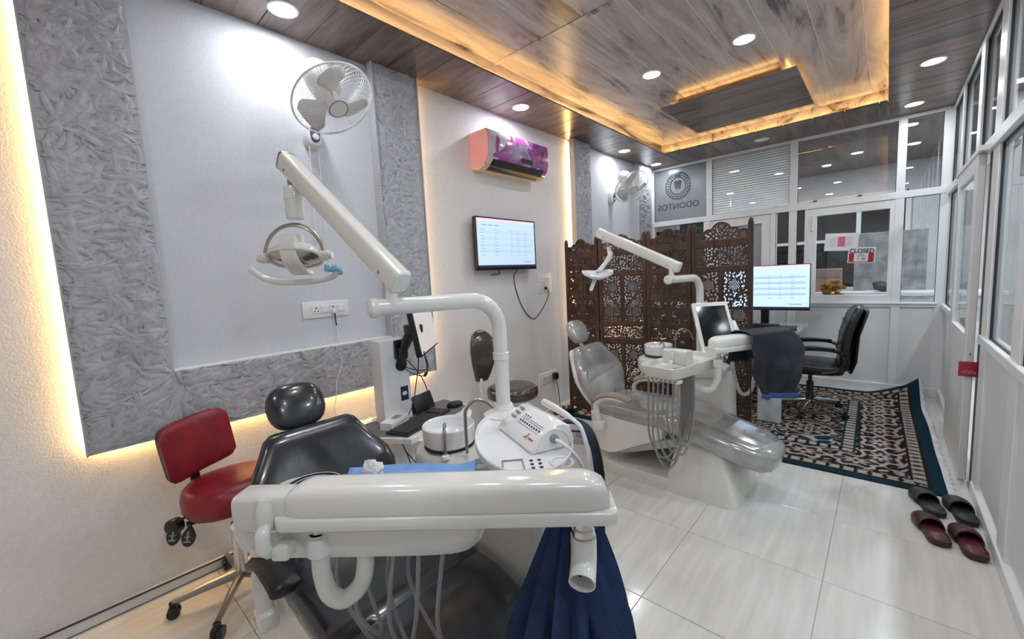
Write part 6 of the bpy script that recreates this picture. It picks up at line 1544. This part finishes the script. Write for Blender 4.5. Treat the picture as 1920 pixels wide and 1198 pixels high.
for s_ in (-1, 1):
    y_ = s_*0.27
    P = smooth_path([(0.24, y_*0.88, 0.62), (0.14, y_, 0.655), (-0.05, y_, 0.655), (-0.20, y_, 0.625), (-0.255, y_, 0.56), (-0.20, y_*0.98, 0.49), (-0.08, y_*0.88, 0.45)], 5)
    ar_ = obj('armrest', MB().tube(P, 0.020, 10, flat=(0.8, 1.3)), M_BLACK, oc)
    obj('arm_pad', MB().tube(smooth_path([(0.17, y_, 0.672), (0.0, y_, 0.676), (-0.16, y_, 0.658)], 5), 0.024, 10, flat=(0.6, 1.4)), M_LEATHER, ar_)
    P = smooth_path([(0.20, y_*0.98, 0.645), (0.235, y_*0.96, 0.56), (0.20, y_*0.95, 0.47), (0.08, y_*0.88, 0.44)], 4)
    obj('arm_strut', MB().tube(P, 0.018, 10, flat=(0.7, 1.3)), M_BLACK, ar_)
obj('mechanism', MB().rbox((-0.11, -0.08, 0.375), (0.12, 0.08, 0.415), 0.01, 2).tube([(0.0, 0.05, 0.39), (-0.05, 0.20, 0.38)], 0.008, 8), M_BLACK, oc)
obj('gas_column', MB().tube([(0, 0, 0.10), (0, 0, 0.18), (0, 0, 0.19), (0, 0, 0.30)], [0.036, 0.036, 0.030, 0.030], 16).tube([(0, 0, 0.30), (0, 0, 0.38)], 0.016, 12), M_BLACK, oc)
star_base(oc, 0.31, M_CHROME, rot=-0.55, z=0.075)

# ------------------------------------------------------------------ slippers
def slipper(loc, rz, m_sole, m_bed, m_strap, label, group, flip=1):
    t = thing('slipper', label, 'slipper', loc, rz, group)
    out = [(0.0, -0.132), (0.026, -0.125), (0.038, -0.095), (0.038, -0.05), (0.036, 0.0), (0.044, 0.05), (0.047, 0.085), (0.038, 0.118), (0.014, 0.134), (-0.012, 0.130), (-0.036, 0.105), (-0.044, 0.065), (-0.040, 0.01), (-0.036, -0.04), (-0.037, -0.09), (-0.024, -0.125)]
    P = smooth_path([V(x*flip, y_, 0) for x, y_ in out] + [V(out[0][0]*flip, out[0][1], 0)], 3)[:-1]
    secs = [[V(p.x*k, p.y*k, z) for p in P] for z, k in ((0, 0.93), (0.006, 0.99), (0.022, 1.0), (0.027, 0.985), (0.027, 0.88), (0.022, 0.84), (0.021, 0.1))]
    obj('sole', MB().loft(secs), m_sole, t, sharp=60)
    obj('footbed', MB().loft([[V(p.x*k, p.y*k, z) for p in P] for z, k in ((0.0215, 0.84), (0.0235, 0.82), (0.0225, 0.1))]), m_bed, t, sharp=60)
    secs = []
    for y_, w_, h_ in ((-0.005, 0.042, 0.062), (0.03, 0.046, 0.060), (0.07, 0.048, 0.052), (0.105, 0.042, 0.042), (0.128, 0.026, 0.032)):
        secs.append([V(w_*math.cos(a)*flip, y_ + 0.012*math.sin(a), 0.010 + (h_-0.010)*math.sin(a)**0.7) for a in [math.pi*k/14 for k in range(15)]])
    mb = MB(); n = 15; vs = [p for s_ in secs for p in s_]; fs = [(i*n+k, i*n+k+1, (i+1)*n+k+1, (i+1)*n+k) for i in range(len(secs)-1) for k in range(n-1)]
    o = obj('strap', mb.add(vs, fs), m_strap, t, sharp=60); md = o.modifiers.new('thickness', 'SOLIDIFY'); md.thickness = 0.005; md.offset = 0
    t.scale = (1.2, 1.1, 1.15)
    return t
M_SLB = mat('black_slipper', (0.014, 0.013, 0.014), 0.55, var=0.2); M_SLG = mat('dark_grey_strap', (0.035, 0.033, 0.035), 0.5, var=0.2)
M_SLM = mat('maroon_slipper', (0.055, 0.016, 0.022), 0.45, var=0.2); M_SLMB = mat('maroon_footbed', (0.16, 0.035, 0.055), 0.35, var=0.2); M_SLMS = mat('dark_maroon_strap', (0.07, 0.018, 0.026), 0.35, var=0.2)
slipper((2.764, 3.31, 0.0), 0.26, M_SLB, M_SLG, M_SLG, 'black slipper nearer the floor middle, of the pair at the rug edge', 'black slippers', 1)
slipper((2.898, 3.30, 0.0), 0.16, M_SLB, M_SLG, M_SLG, 'black slipper against the skirting, of the pair at the rug edge', 'black slippers', -1)
slipper((2.762, 2.985, 0.0), 0.22, M_SLM, M_SLMB, M_SLMS, 'maroon slipper nearer the floor middle, of the front pair', 'maroon slippers', 1)
slipper((2.893, 2.945, 0.0), 0.14, M_SLM, M_SLMB, M_SLMS, 'maroon slipper against the skirting, of the front pair', 'maroon slippers', -1)
